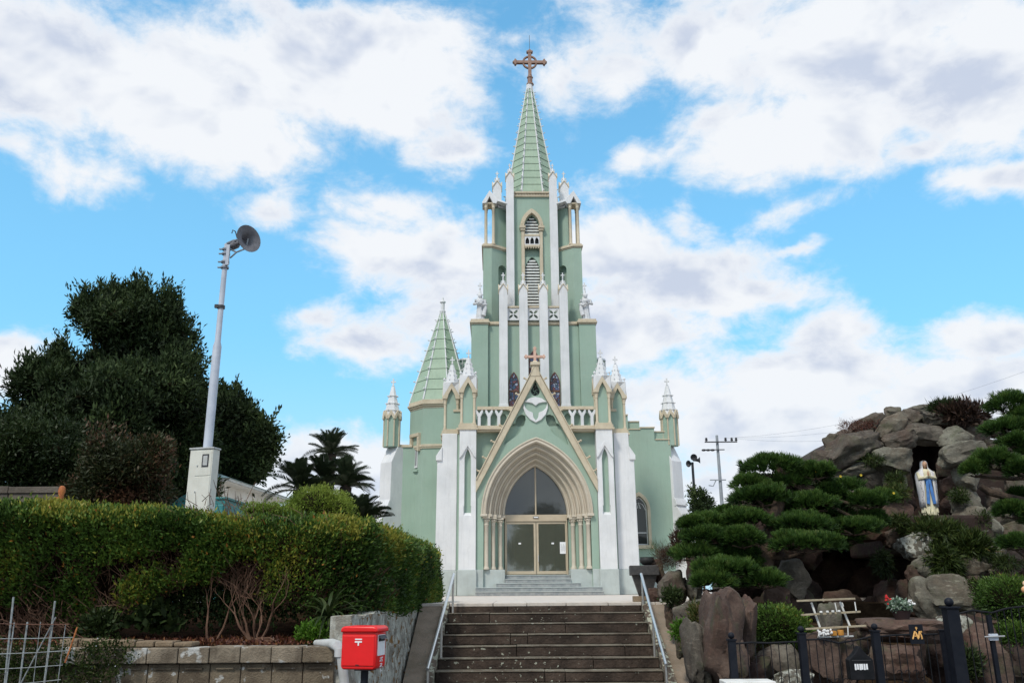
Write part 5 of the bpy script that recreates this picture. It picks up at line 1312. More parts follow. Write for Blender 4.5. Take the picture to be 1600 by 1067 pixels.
z7 = lambda x, y: (1260+x/3.556, 600+y/3.556)
RK = [(150,325,90,95,30,15.6,'rock'),(95,425,115,120,10,15.2,'rock'),(215,300,120,90,25,15.7,'rock'),(270,355,310,165,20,15.0,'rock'),(345,240,190,115,22,15.7,'rock'),(480,250,175,135,32,15.2,'rockgrey'),(480,158,85,62,0,15.9,'rock'),(515,320,185,105,10,15.0,'rock'),
 (600,188,130,95,0,15.6,'rock'),(655,138,165,50,0,16.0,'rock'),(755,190,220,90,-5,15.4,'rock'),(655,282,215,122,-4,15.1,'rock'),(815,298,195,112,18,15.0,'rockgrey'),(945,290,130,115,-15,15.3,'rock'),(870,388,245,130,14,14.8,'rockgrey'),(1030,350,120,75,-8,15.2,'rock'),(970,225,170,75,-12,15.8,'rock'),(1060,260,120,90,-20,15.8,'rock'),
 (475,425,210,132,-5,14.85,'rockgrey'),(285,470,195,78,8,15.1,'rockgrey'),(375,522,145,140,-25,15.1,'rock'),(220,508,165,62,6,15.2,'rock'),(495,558,140,138,-6,14.9,'rockgrey'),(885,515,135,175,3,14.9,'rockgrey'),(885,660,150,150,4,14.9,'rockgrey'),
 (800,565,90,110,0,16.2,'rockred'),(790,475,110,110,-4,16.4,'rockred'),(795,662,90,85,0,16.2,'rockred'),(720,540,60,90,0,18.0,'rockdark'),(565,560,50,150,0,16.5,'rockdark'),(580,660,60,80,0,16.4,'rockdark'),
 (960,785,240,185,-18,14.6,'rockgrey'),(500,732,165,135,5,14.7,'rockred'),(608,900,215,145,0,14.2,'rocklichen'),(490,850,95,120,-20,14.6,'rock'),(415,640,120,100,0,15.1,'rock'),
 (1045,640,90,130,0,15.2,'rock'),(1070,740,110,120,8,14.9,'rock'),(690,1015,175,125,25,13.9,'rockgrey'),(620,1060,120,110,10,13.95,'rockred'),(930,1015,170,115,-4,13.9,'rockgrey'),(1150,985,130,120,5,13.9,'rockred'),(1120,1080,150,110,0,13.8,'rockred'),(1060,940,110,90,0,14.3,'rock'),(820,960,150,120,0,14.4,'rockred'),(1150,820,140,120,0,14.8,'rock'),(1180,560,130,130,0,15.5,'rock'),(1190,430,120,110,0,15.5,'rock'),(1150,330,120,90,0,15.6,'rock'),(1290,420,190,170,10,15.6,'rock'),(1330,600,220,220,0,15.4,'rockgrey'),(1340,820,230,230,0,15.0,'rock'),(1330,1040,240,230,5,14.4,'rockred'),(1420,720,200,260,0,16.6,'rock'),(1420,980,240,260,0,16.0,'rock'),(940,1090,90,50,0,13.7,'rock'),(1060,1040,90,60,0,13.8,'rockgrey')]
for (x, y, w, h, r, Yr, m) in RK:
    px, py = z7(x, y); rock(px, py, w/3.556, h/3.556, r, Yr, m)
# lower stones and the cave
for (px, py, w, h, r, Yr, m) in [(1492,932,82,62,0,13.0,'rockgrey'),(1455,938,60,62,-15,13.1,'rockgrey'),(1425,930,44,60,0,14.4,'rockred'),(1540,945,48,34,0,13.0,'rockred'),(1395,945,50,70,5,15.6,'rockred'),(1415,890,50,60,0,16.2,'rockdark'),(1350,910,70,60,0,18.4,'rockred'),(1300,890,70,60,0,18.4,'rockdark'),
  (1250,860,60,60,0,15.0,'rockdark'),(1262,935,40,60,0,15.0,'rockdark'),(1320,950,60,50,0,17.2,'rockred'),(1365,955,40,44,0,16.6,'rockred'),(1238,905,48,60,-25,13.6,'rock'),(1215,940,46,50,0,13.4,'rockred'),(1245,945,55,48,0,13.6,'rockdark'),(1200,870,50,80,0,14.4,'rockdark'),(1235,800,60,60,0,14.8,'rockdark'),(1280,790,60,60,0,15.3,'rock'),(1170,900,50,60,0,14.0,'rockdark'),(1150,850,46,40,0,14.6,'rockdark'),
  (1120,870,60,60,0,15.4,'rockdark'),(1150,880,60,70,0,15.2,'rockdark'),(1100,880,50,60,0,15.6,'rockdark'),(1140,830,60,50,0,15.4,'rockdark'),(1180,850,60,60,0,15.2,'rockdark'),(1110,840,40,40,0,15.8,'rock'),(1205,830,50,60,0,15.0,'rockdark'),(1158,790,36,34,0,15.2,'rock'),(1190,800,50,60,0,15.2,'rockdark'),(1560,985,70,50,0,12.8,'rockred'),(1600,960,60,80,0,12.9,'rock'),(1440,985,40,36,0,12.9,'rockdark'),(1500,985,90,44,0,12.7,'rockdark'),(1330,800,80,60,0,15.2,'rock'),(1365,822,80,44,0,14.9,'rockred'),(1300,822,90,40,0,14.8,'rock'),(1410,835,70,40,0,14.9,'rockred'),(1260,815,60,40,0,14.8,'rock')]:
    rock(px, py, w, h, r, Yr, m)
ol = [(1292,705),(1308,690),(1345,668),(1400,652),(1440,648),(1500,662),(1545,685),(1600,700),(1640,760),(1650,1010),(1160,1010),(1165,830),(1230,800),(1270,760)]
op = [at(x, y, 16.9) for x, y in ol]
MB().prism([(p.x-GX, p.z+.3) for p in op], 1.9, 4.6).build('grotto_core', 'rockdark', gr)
gcore = [o for o in gr.children if o.name.startswith('grotto_core')][0]
def gbox(x0, y0, x1, y1, Ya, Yb):
    a = at(x0, y1, Ya); b = at(x1, y0, Ya); return (a.x-GX, b.x-GX, Ya-GY-.3, Yb-GY, a.z+.3, b.z+.3)
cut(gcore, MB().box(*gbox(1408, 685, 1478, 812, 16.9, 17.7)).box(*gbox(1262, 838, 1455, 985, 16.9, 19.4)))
# ledge under the statue
p = at(1450, 812, 15.2); MB().box(p.x-GX-.8, p.x-GX+.7, -.6, 1.9, p.z-.6+.3, p.z+.3+.02).build('niche_floor', 'rockdark', gr, False, .05)
# mosses and plants of the grotto
def tuft(name, px, py, Y, rx, ry, n, L, m, label, cat, tintc=.45, up=.5, wd=.16, rd=None, spread=.8, parent=None):
    bq = B_(px, py, Y, rx, ry, rd); t = empty(name, bq[:3], label=label, cat=cat)
    P, N = blob_points([(0, 0, 0, *bq[3:])], n, (.35, 1.), 8, .03); leaves_on('foliage', P, N, L, L*wd, m, t, tintc+rng.normal(size=len(P))*.2, up=up, spread=spread, fold=.1); return t
tuft('fern_clump', 1455, 832, 14.35, 46, 19, 2800, .12, 'grassleaf', 'mass of grassy ferns at the foot of the Virgin statue', 'fern', .45, .3)
tuft('fern_clump', 1512, 858, 14.1, 36, 24, 2400, .13, 'grassleaf', 'grassy ferns hanging right of the lichen-spotted boulder', 'fern', .42, .2)
tuft('fern_clump', 1475, 880, 13.8, 24, 26, 1400, .13, 'grassleaf', 'fern tuft drooping between the lichen boulder and the pale block', 'fern', .40, -.3)
tuft('fern_clump', 1540, 925, 12.9, 34, 16, 1500, .09, 'grassleaf', 'low green plants on the ledge above the gate', 'fern', .4, .4)
tuft('succulent_clump', 1500, 648, 15.2, 40, 16, 1500, .13, 'brownbrush', 'dark spiky clump growing on top of the grotto', 'plant', .25, .8, .22)
tuft('succulent_clump', 1478, 640, 15.3, 22, 12, 800, .12, 'midleaf', 'olive spiky tuft on the grotto top, left of the dark clump', 'plant', .35, .9, .2)
tuft('dry_moss', 1340, 665, 14.9, 34, 4, 700, .05, 'litter', 'dry moss strip along the top left boulders of the grotto', 'moss', .4, .4)
for (px, py, Yt, rx, ry, lab) in ((1405, 815, 14.3, 14, 9, 'small fern in the rock joint just left of the ferns under the statue'), (1398, 748, 14.7, 12, 6, 'moss cushion in the joint left of the niche'), (1500, 775, 14.6, 14, 8, 'small fern right of the statue below the stacked grey stones'),
    (1470, 908, 13.5, 18, 10, 'trailing fern above the big pale block by the gate'), (1530, 812, 14.5, 14, 12, 'dark fern between the large grey boulder and the right pine'), (1365, 720, 14.8, 16, 4, 'thin moss line under the long top-left boulder'), (1350, 785, 14.6, 18, 7, 'low moss above the cave mouth'), (1575, 880, 13.6, 20, 10, 'fern patch under the right pine pads')):
    tuft('fern_clump', px, py, Yt, rx, ry, 420, .085, 'grassleaf', lab, 'fern', .4, .2)
tuft('yellow_flower_plant', 1398, 770, 14.6, 20, 10, 700, .08, 'grassleaf', 'small plant with yellow flowers left of the niche', 'plant', .6, .4)
tuft('ivy_clump', 1380, 880, 14.2, 12, 20, 500, .09, 'midleaf', 'dark plant hanging into the cave mouth', 'plant', .45, -.2)
for (px, py) in ((1396, 770), (1345, 742), (1313, 744), (1285, 733), (1275, 738)):
    b = MB(); 
    for i in range(6): a = i*pi/3; b.add([(0, 0, 0), (.015*cos(a-.4), -.005, .015*sin(a-.4)), (.024*cos(a), -.01, .024*sin(a)), (.015*cos(a+.4), -.005, .015*sin(a+.4))], [(0, 1, 2, 3)])
    o = b.build('yellow_flower', 'petalyellow'); o.location = at(px, py, 13.3); tag(o, {1396: 'yellow flower on the plant closest to the statue niche', 1345: 'yellow flower at the top of the pine, highest of the right pair', 1313: 'yellow flower third from the left above the pine', 1285: 'yellow flower just under the leftmost grotto boulder', 1275: 'leftmost yellow flower by the top pads of the pine'}[px], 'flower', 'yellow flowers left of the niche')
# ---- Virgin statue
bq = B_(1448, 760, 15.25, 16, 41); h = bq[5]*2*.985; vz = at(1450, 801, 15.25).z
vg = empty('virgin_statue', (bq[0], 15.25, vz), radians(-8), 'painted statue of a praying woman in white mantle and blue sash, in the niche', 'statue')
k = h/1.0
b = MB(); robed(b, 1.0*k, 10, .142*k, .118*k, 1.3); b.build('gown', 'gown', vg, True)
def ring_surface(rows, n=28, a0=-1, a1=1):
    v = []; f = []
    for (z, rx, ry, gap, cy) in rows:
        for i in range(n+1):
            t = i/n; a = -pi/2+gap+(2*pi-2*gap)*t; w_ = 1+.03*sin(9*a+z*9)
            v.append((rx*cos(a)*w_, cy+ry*sin(a)*w_, z))
    for j in range(len(rows)-1):
        for i in range(n): a = j*(n+1)+i; f.append((a, a+1, a+n+2, a+n+1))
    return v, f
rows = [(.10*k, .165*k, .13*k, .62, .0), (.25*k, .17*k, .14*k, .60, 0), (.42*k, .178*k, .15*k, .52, 0), (.58*k, .185*k, .155*k, .42, 0), (.70*k, .185*k, .15*k, .38, 0), (.77*k, .165*k, .13*k, .42, 0), (.815*k, .11*k, .10*k, .55, 0), (.85*k, .072*k, .085*k, .7, -.0), (.90*k, .070*k, .082*k, .75, 0), (.95*k, .066*k, .075*k, .7, 0), (.985*k, .050*k, .055*k, .6, 0), (1.0*k, .02*k, .02*k, .3, 0)]
v, f = ring_surface(rows); mt = MB().add(v, f).build('mantle', 'robe', vg, True); so_ = mt.modifiers.new('thick', 'SOLIDIFY'); so_.thickness = .014*k
for sd_ in (-1, 1):
    b = MB()
    for j in range(9):
        z = (.16+.055*j)*k; x = sd_*(.125+.015*sin(j*1.3))*k; b.tube([(x, -.125*k, z), (x+sd_*.015*k, -.13*k, z+.02*k), (x+sd_*.002*k, -.135*k, z+.035*k)], .004*k, 4)
    b.build('trim', 'goldtrim', vg, True)['kind'] = 'stuff'
b = MB()
for sd_ in (-1, 1): b.prism([(sd_*x*k, z*k) for x, z in ((.0, .62), (.045, .63), (.062, .40), (.085, .16), (.030, .15), (.010, .36))], -.150*k, -.118*k)
b.prism([(-.075*k, .60*k), (.075*k, .60*k), (.07*k, .64*k), (-.07*k, .64*k)], -.146*k, -.11*k); b.build('sash', 'sash', vg, False, .004)
b = MB(); head(b, (0, -.060*k, .918*k), .056*k); b.lathe([(.026*k, .83*k), (.024*k, .88*k)], (0, -.03*k, 0), 8)
for sx in (-1, 1): b.ball((sx*.018*k, -.109*k, .925*k), .005*k, 6, 4)
b.build('face', 'skin', vg, True)
MB().ball((0, -.024*k, .952*k), .045*k, 12, 8, (.95, .95, .85)).build('hair', 'bark', vg, True)
b = MB()
for sd_ in (-1, 1): b.tube([(sd_*.13*k, -.03*k, .76*k), (sd_*.135*k, -.10*k, .64*k), (sd_*.05*k, -.165*k, .655*k), (sd_*.014*k, -.18*k, .69*k)], [.045*k, .042*k, .032*k, .022*k], 8)
b.build('sleeves', 'gown', vg, True)
b = MB()
for sd_ in (-1, 1):
    b.ball((sd_*.010*k, -.185*k, .70*k), .022*k, 8, 6, (.45, .8, 1.1))
    for j, L_ in enumerate((.050, .056, .052, .042)): b.tube([(sd_*.008*k, (-.198+.010*j)*k, .715*k), (sd_*.004*k, (-.194+.008*j)*k, (.72+L_)*k)], [.0065*k, .004*k], 6)
    b.tube([(sd_*.010*k, -.170*k, .70*k), (sd_*.008*k, -.160*k, .735*k)], [.007*k, .004*k], 6)
b.build('hands', 'skin', vg, True)
MB().ngon(0, 0, .14*k, 12, -.05*k, .02*k, .95).build('base', 'gown', vg)

# ---- pines
def needles(P, N, n, L, w, m, parent, tintc, name='needle_pad'):
    P = np.repeat(P, n, 0); N = np.repeat(N, n, 0); D = unit(N+rnd3(len(P))*.75+np.array([0, 0, .45])); S = unit(np.cross(D, rnd3(len(P))))
    LL = L*rng.uniform(.7, 1.15, len(P))[:, None]; v = np.empty((len(P), 4, 3)); v[:, 0] = P-S*w/2; v[:, 1] = P+S*w/2; v[:, 2] = P+D*LL+S*w*.2; v[:, 3] = P+D*LL-S*w*.2
    return rawquads(name, v, tintc, m, parent)
def pine(name, label, base, trunk_pts, pads, tufts=520):
    t = empty(name, base, label=label, cat='pine tree'); bx = Vector(base); tp = [p-bx for p in trunk_pts]
    mb = MB(); mb.tube(tp, [.15*(1-.6*i/(len(tp)-1)) for i in range(len(tp))], 10); br = MB()
    for (px, py, Y, rx, ry) in pads:
        rx *= 1.08; ry *= 1.12
        bq = B_(px, py, Y, rx, ry, rx*.8); c = Vector(bq[:3])-bx; rad = np.array([bq[3]*1.0, bq[4]*1.0, bq[5]*1.12])
        i = min(range(len(tp)), key=lambda j: (tp[j]-(c-Vector((0, 0, .15)))).length); a = tp[i]
        if (c-a).length > .05: mid = a.lerp(c, .5)+Vector((0, 0, -.08)); br.tube([a, mid, c-Vector((0, 0, rad[2]*.4))], [.045, .032, .016], 7)
        for q in range(7):
            an = q*2*pi/7; br.tube([c-Vector((0, 0, rad[2]*.45)), c+Vector((rad[0]*.7*cos(an), rad[1]*.7*sin(an), -rad[2]*.25))], [.012, .005], 4)
        n = int(tufts*(rx*ry/900)**.7)+120; d = rnd3(n); d[:, 2] = np.where(d[:, 2] < -.15, -d[:, 2], d[:, 2]); r = rng.uniform(.72, 1.0, n)
        lump = 1+.42*np.array([noise.noise(Vector(x*1.9)+Vector((px, py, 0))) for x in d]); P = np.array(c)+d*rad*(r*lump)[:, None]; P[:, 2] = np.maximum(P[:, 2], c.z-rad[2]*.35+rng.uniform(-.03, .03, n))
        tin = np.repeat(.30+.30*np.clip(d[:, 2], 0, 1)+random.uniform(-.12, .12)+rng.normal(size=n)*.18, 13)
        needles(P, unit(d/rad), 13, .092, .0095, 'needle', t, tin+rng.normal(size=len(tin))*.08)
    mb.build('trunk', 'pinebark', t, True); br.build('branches', 'pinebark', t, True)
z6 = lambda x, y: (1020+x/2.963, 600+y/2.963)
padsL = []
for (x, y, rx, ry, Y) in [(550,400,132,52,13.4),(450,470,72,30,13.2),(640,470,90,38,13.4),(740,450,66,34,13.6),(500,540,125,48,13.1),(720,572,120,44,13.2),(880,495,90,36,13.6),(990,555,78,40,13.3),(1060,540,60,34,13.7),
  (430,640,100,42,12.9),(250,655,85,36,13.0),(690,665,125,44,12.8),(925,678,108,38,13.1),(240,722,90,42,12.7),(415,730,80,50,12.6),(700,755,150,46,12.4),(210,800,98,38,12.7),(400,795,80,40,12.8),(330,875,140,48,12.2),(270,930,95,48,12.0),(510,925,100,38,12.2),(820,560,70,40,13.6),(560,600,90,40,13.4),(1020,640,60,40,13.4),(340,690,90,50,13.2),(330,770,90,50,13.2),(600,520,90,50,13.6),(820,620,90,40,13.6),(180,660,50,30,12.8),(400,840,90,40,12.8),(800,520,60,40,13.9),(350,610,60,30,13.3)]:
    px, py = z6(x, y); padsL.append((px, py, Y, rx/2.963, ry/2.963))
for i in range(26):
    px, py = random.uniform(1108, 1370), 0; py = random.uniform(770, 880) if px < 1180 else random.uniform(740, 860) if px < 1300 else random.uniform(795, 850)
    if 1165 < px < 1235 and py > 785: continue
    padsL.append((px, py, random.uniform(13.3, 13.9), random.uniform(16, 30), random.uniform(9, 14)))
tb0 = at(1188, 905, 12.9)
pine('pine_tree', 'cloud-pruned black pine with a leaning trunk in front of the grotto cave', tb0, [tb0, at(1196, 870, 12.95), at(1206, 838, 13.0), at(1210, 805, 13.1), at(1222, 775, 13.2), at(1228, 750, 13.3), at(1215, 725, 13.4)], padsL)
padsR = []
for (x, y, rx, ry, Y) in [(1140,138,112,58,12.6),(1120,262,120,46,12.4),(1190,335,95,40,12.2),(1045,445,100,52,12.0),(935,492,52,42,12.0),(1190,500,60,55,11.8),(1150,720,85,48,12.0),(1200,640,60,40,12.2),(1160,900,68,40,11.8),(1250,200,90,60,12.4),(1260,420,80,80,12.2),(1270,760,70,60,12.0)]:
    px, py = z7(x, y); padsR.append((px, py, Y, rx/3.556, ry/3.556))
tb1 = at(1660, 900, 12.2)
pine('pine_tree', 'second cloud-pruned pine cut off by the right edge, beside the statue niche', tb1, [tb1, at(1655, 800, 12.3), at(1640, 740, 12.3), at(1625, 690, 12.3), at(1610, 650, 12.4)], padsR)
b = MB().tube([at(1530, 758, 12.0), at(1545, 768, 12.0), at(1570, 775, 12.0), at(1610, 785, 12.1), at(1655, 800, 12.3)], [.05, .055, .05, .06, .07], 9)
o = b.build('pine_log', 'pinebark', None, True); tag(o, 'peeling pale pine limb reaching left below the right-hand pine pads', 'branch')
# clipped bushes low on the right
for (px, py, Y, rx, ry, m, lab) in [(1213, 978, 11.6, 44, 30, 'hedgeleaf', 'rounded olive-green mossy bush behind the left fence panel'), (1575, 935, 11.8, 44, 34, 'hedgeleaf', 'loose green bush behind the gate at the right edge'), (1590, 1000, 11.3, 30, 24, 'hedgeleaf', 'lower green bush behind the gate, under the larger one'), (1150, 1015, 12.2, 20, 30, 'midleaf', 'dark bush behind the tall flat rock')]:
    bq = B_(px, py, Y, rx, ry)
    tree('low_bush', lab, bq[0], Y, bq[2]-bq[5], [bq, (bq[0]+bq[3]*.5, Y, bq[2]-bq[5]*.3, bq[3]*.7, bq[4]*.7, bq[5]*.8)], 5200, .045, m, .03, .03, 9, .42, .3, .4, cat='bush', corek=.75)
# ---- rocks beside the stairs
zr = lambda x, y: (1000+x/5.155, 860+y/5.155)
for (x, y, w, h, r, Y, m, lab) in [
 (660, 760, 330, 820, 0, 10.6, 'rockred', 'tall flat reddish rock slab at the left end of the iron fence'),
 (850, 640, 150, 560, -6, 10.9, 'rockred', 'narrow upright reddish rock right behind the tall flat slab'),
 (470, 850, 200, 560, 4, 10.7, 'rock', 'pointed brown standing rock beside the lower ramp'),
 (410, 520, 270, 240, -8, 11.9, 'rock', 'broad purplish boulder with a flat top halfway up the right ramp'),
 (250, 300, 200, 260, 6, 13.0, 'rock', 'rounded brown standing rock beside the stone stand'),
 (330, 330, 120, 220, -20, 13.2, 'rock', 'leaning dark rock to the right of the rounded standing rock'),
 (245, 530, 90, 180, 0, 12.6, 'rockred', 'small reddish rock at the edge of the upper ramp'),
 (430, 300, 120, 250, 0, 13.0, 'rockgrey', 'pale upright rock under the left pads of the pine'),
 (110, 360, 90, 110, 0, 13.9, 'rockred', 'small brown rock at the foot of the stone stand'),
 (140, 180, 110, 200, 10, 14.4, 'rockred', 'reddish brown rock between the stone stand and the dried bush'),
 (330, 780, 90, 160, 0, 11.6, 'rock', 'low rock beneath the small green weed on the right ramp edge'),
 (600, 420, 330, 90, 6, 11.4, 'rock', 'flat capping stone behind the cracked slab'),
 (530, 380, 60, 60, 0, 12.0, 'rockdark', 'small dark stone under the pine'),
 (820, 450, 250, 140, 0, 12.0, 'rockred', 'reddish boulder at the foot of the pine trunk')]:
    px, py = zr(x, y); rock(px, py, w/5.155, h/5.155, r, Y, m, 'rock', None, True, .7, 1.02, lab, 'rock', None, .085)
tuft('weed', 1062, 985, 11.2, 11, 14, 500, .05, 'brightleaf', 'bright green weed at the edge of the right ramp', 'weed', .4, .5, .4)
tuft('weed', 1050, 932, 12.5, 14, 10, 500, .06, 'midleaf', 'leafy weed on the small reddish rock near the handrail', 'weed', .6, .5, .35)
tuft('yellow_weed', 1090, 962, 11.3, 12, 14, 450, .09, 'grassleaf', 'yellowing spiky weed in front of the broad purplish boulder', 'weed', .78, .5, .15)
tuft('weed', 1078, 1003, 11.0, 7, 22, 500, .045, 'grassleaf', 'yellow-green weed trailing down between the standing rocks', 'weed', .75, .2, .35)
tuft('dry_bush', 1046, 872, 13.7, 19, 15, 1500, .09, 'brownbrush', 'brown dried grass dome above the rounded standing rock', 'bush', .6, .7, .05)
tuft('dry_bush', 1066, 850, 14.2, 16, 26, 900, .07, 'brownbrush', 'twiggy purple-brown bush under the church buttress, left of the pine', 'bush', .5, .5, .25)
tuft('grass_tuft', 1030, 862, 15.5, 14, 10, 200, .14, 'grassleaf', 'thin grass blades above the stone stand', 'grass', .6, 1.2, .03)
# ---- stone stand with bowl
q = at(1006, 890, 14.3); st = empty('stone_stand', (q.x, 14.3, -.004), radians(-6), 'dark granite pedestal stand at the top right of the stairs', 'stand')
z1 = at(1006, 883, 14.3).z; z0 = at(1006, 898, 14.3).z
MB().box(-.235, .235, -.235, .235, z0, z1).build('top_slab', 'granite', st, False, .008)
MB().zprism([(-.10, -.10), (.10, -.10), (.10, .10), (-.10, .10)], .09, z0, 2.0).build('leg', 'granite', st, False, .006)
MB().box(-.2, .2, -.2, .2, 0, .09).build('foot_slab', 'kerb', st, False, .01)
b = MB().lathe([(.03, 0), (.075, .01), (.115, .045), (.125, .085), (.115, .115), (.12, .12), (.12, .13), (.10, .13), (.10, .10), (.06, .03)], (0, 0, 0), 24)
o = b.build('bowl', 'bowl', None, True); o.location = (q.x+.06, 14.3, z1+.0); tag(o, 'round black ribbed bowl on the granite stand', 'bowl')
# ---- iron fence
FY = 9.7
def fp(px, py): return at(px, py, FY)
posts = [(1143, 1000), (1252, 990), (1367, 986)]
fe = empty('iron_fence', (fp(1143, 1067).x, FY, -1.4), label='low black wrought iron fence with scroll ornaments in front of the grotto', cat='fence')
fo = Vector(fe.location)
def post(parent, o0, px, py, w_, m='ironpost', ball=.03, name='post'):
    p = fp(px, py)-o0; b = MB().box(p.x-w_/2, p.x+w_/2, -w_/2, w_/2, 0, p.z).box(p.x-w_*.62, p.x+w_*.62, -w_*.62, w_*.62, p.z, p.z+.015); b.ball((p.x, 0, p.z+.015+ball), ball, 12, 8); b.build(name, m, parent, False)
for (px, py) in posts: post(fe, fo, px, py, .075, ball=.035)
def scroll(b, x, z, r, sgn, vs=1, y=0, th=.004):
    pts = []
    for i in range(15): a = i/14*4.4; rr = r*(1-.62*i/14); pts.append((x+sgn*(r-rr*cos(a))*1.0-sgn*r*.0, y, z+vs*rr*sin(a)))
    b.tube(pts, th, 4)
def panel(pa, pb, tops, fe, fo):
    xa = fp(pa, 1000).x-fo.x+.04; xb = fp(pb, 1000).x-fo.x-.04; n = int((xb-xa)/.088); zl = .12
    zt_ = lambda x: np.interp((x-xa)/(xb-xa), [0, .25, .5, .75, 1], tops)
    b = MB().tube([(xa+(xb-xa)*i/16, 0, zt_(xa+(xb-xa)*i/16)) for i in range(17)], .010, 6); b.build('top_rail', 'ironfence', fe, True)
    MB().box(xa, xb, -.012, .012, zl-.012, zl+.012).build('bottom_rail', 'ironfence', fe)
    for i in range(n+1):
        x = xa+(xb-xa)*(i+.5)/(n+1); MB().tube([(x, 0, zl), (x, 0, zt_(x))], .0055, 5).build('bar', 'ironfence', fe, True)
    xm = (xa+xb)/2; zm = zt_(xm)-.42
    for sx in (-1.5, -.5, .5, 1.5):
        b = MB(); scroll(b, xm+sx*.088-.04, zm+.035, .035, 1, 1, -.012); scroll(b, xm+sx*.088-.04, zm-.035, .035, 1, -1, -.012); b.build('scroll', 'ironfence', fe, True)
    if tops[2] < tops[0]+.0:
        b = MB(); scroll(b, xm-.06, zt_(xm)+.0, .06, -1, 1, -.012); scroll(b, xm+.06, zt_(xm)+.0, .06, 1, 1, -.012); b.build('crest_scroll', 'ironfence', fe, True)
zz = lambda px, py: fp(px, py).z+1.4
panel(1143, 1252, [zz(1150, 1005), zz(1170, 1003), zz(1197, 1004), zz(1220, 1003), zz(1245, 1002)], fe, fo)
panel(1252, 1367, [zz(1260, 999), zz(1280, 998), zz(1309, 1004), zz(1330, 1000), zz(1360, 994)], fe, fo)
panel(1367, 1472, [zz(1375, 994), zz(1395, 992), zz(1420, 991), zz(1445, 991), zz(1468, 990)], fe, fo)
post(fe, fo, 1472, 985, .05, ball=.0)
b = MB(); xg = fp(1431, 990).x-fo.x; zg = zz(1431, 990)      # gilded monogram under a small cross
MB().box(xg-.075, xg+.075, -.02, -.012, zg-.10, zg+.10).build('plaque', 'ironpost', fe)
def gl_(x0, z0, x1, z1, th=.008): b.tube([(xg+x0, -.026, zg+z0), (xg+x1, -.026, zg+z1)], th, 5)
gl_(-.05, -.05, -.02, .03); gl_(-.02, .03, .01, -.05); gl_(-.036, -.02, -.006, -.02, .005); gl_(-.01, .02, .015, -.04); gl_(.015, -.04, .03, .03); gl_(.03, .03, .045, -.01); gl_(.045, -.01, .05, -.05); gl_(.045, .03, .055, .02)
gl_(0, .04, 0, .075, .005); gl_(-.012, .062, .012, .062, .004); b.build('monogram', 'gold', fe, True)
lb = empty('letter_box', (fp(1340, 1040).x, FY-.06, zz(1340, 1060)-1.4), label='small black letter box with pale lettering fixed low on the iron fence', cat='letter box')
MB().prism([(-.13, 0), (.13, 0), (.13, .20), (.06, .26), (0, .34), (-.06, .26), (-.13, .20)], -.06, .05).build('box_body', 'ironfence', lb, False, .006)
b = MB()
for i, xx in enumerate((-.07, -.045, -.02, .0, .025, .05)): b.box(xx-.008, xx+.010, -.066, -.061, .10+.004*(i % 2), .16)
b.build('lettering', 'paper', lb); MB().box(-.10, .10, -.064, -.060, .19, .20).build('slot', 'dark', lb)
# gate and its big post
bp = empty('gate_post', (fp(1494, 1067).x, FY-.1, -1.4), label='thick black square gate post with a ball finial', cat='gate post')
zp = at(1488, 950, FY-.1).z+1.4; MB().box(-.065, .065, -.065, .065, 0, zp).build('shaft', 'ironpost', bp, False, .004); MB().box(-.08, .08, -.08, .08, zp, zp+.02).build('cap', 'ironpost', bp, False, .004); MB().ball((0, 0, zp+.065), .048, 14, 10).build('ball', 'ironpost', bp, True)
gt = empty('iron_gate', (fp(1500, 1067).x, FY+.02, -1.4), label='black iron bar gate with an arched top and a silver latch at the right edge', cat='gate')
go_ = Vector(gt.location); xa, xb = .0, fp(1640, 1000).x-go_.x
prf = [(0, zz(1500, 962)), (.25, zz(1530, 953)), (.45, zz(1550, 957)), (.62, zz(1575, 950)), (.8, zz(1600, 947)), (1, zz(1640, 955))]
zf = lambda x: np.interp((x-xa)/(xb-xa), [a for a, _ in prf], [c for _, c in prf])
MB().tube([(xa+(xb-xa)*i/20, 0, zf(xa+(xb-xa)*i/20)) for i in range(21)], .011, 6).build('top_rail', 'ironfence', gt, True); MB().box(xa, xb, -.012, .012, .10, .125).build('bottom_rail', 'ironfence', gt)
for i in range(16): x = xa+.03+i*.082; MB().tube([(x, 0, .11), (x, 0, zf(x))], .006, 5).build('bar', 'ironfence', gt, True)
xs_ = fp(1552, 1000).x-go_.x; MB().box(xs_-.022, xs_+.022, -.02, .02, .02, zf(xs_)-.03).build('stile', 'ironpost', gt); xs_ += 0
zl = zz(1552, 994); MB().box(xs_-.05, xs_+.05, -.045, -.02, zl-.04, zl+.03).build('latch', 'paintsteel', gt, False, .005); MB().tube([(xs_-.11, -.06, zl), (xs_+.11, -.06, zl+.005)], .008, 6).build('handle', 'steel', gt, True)
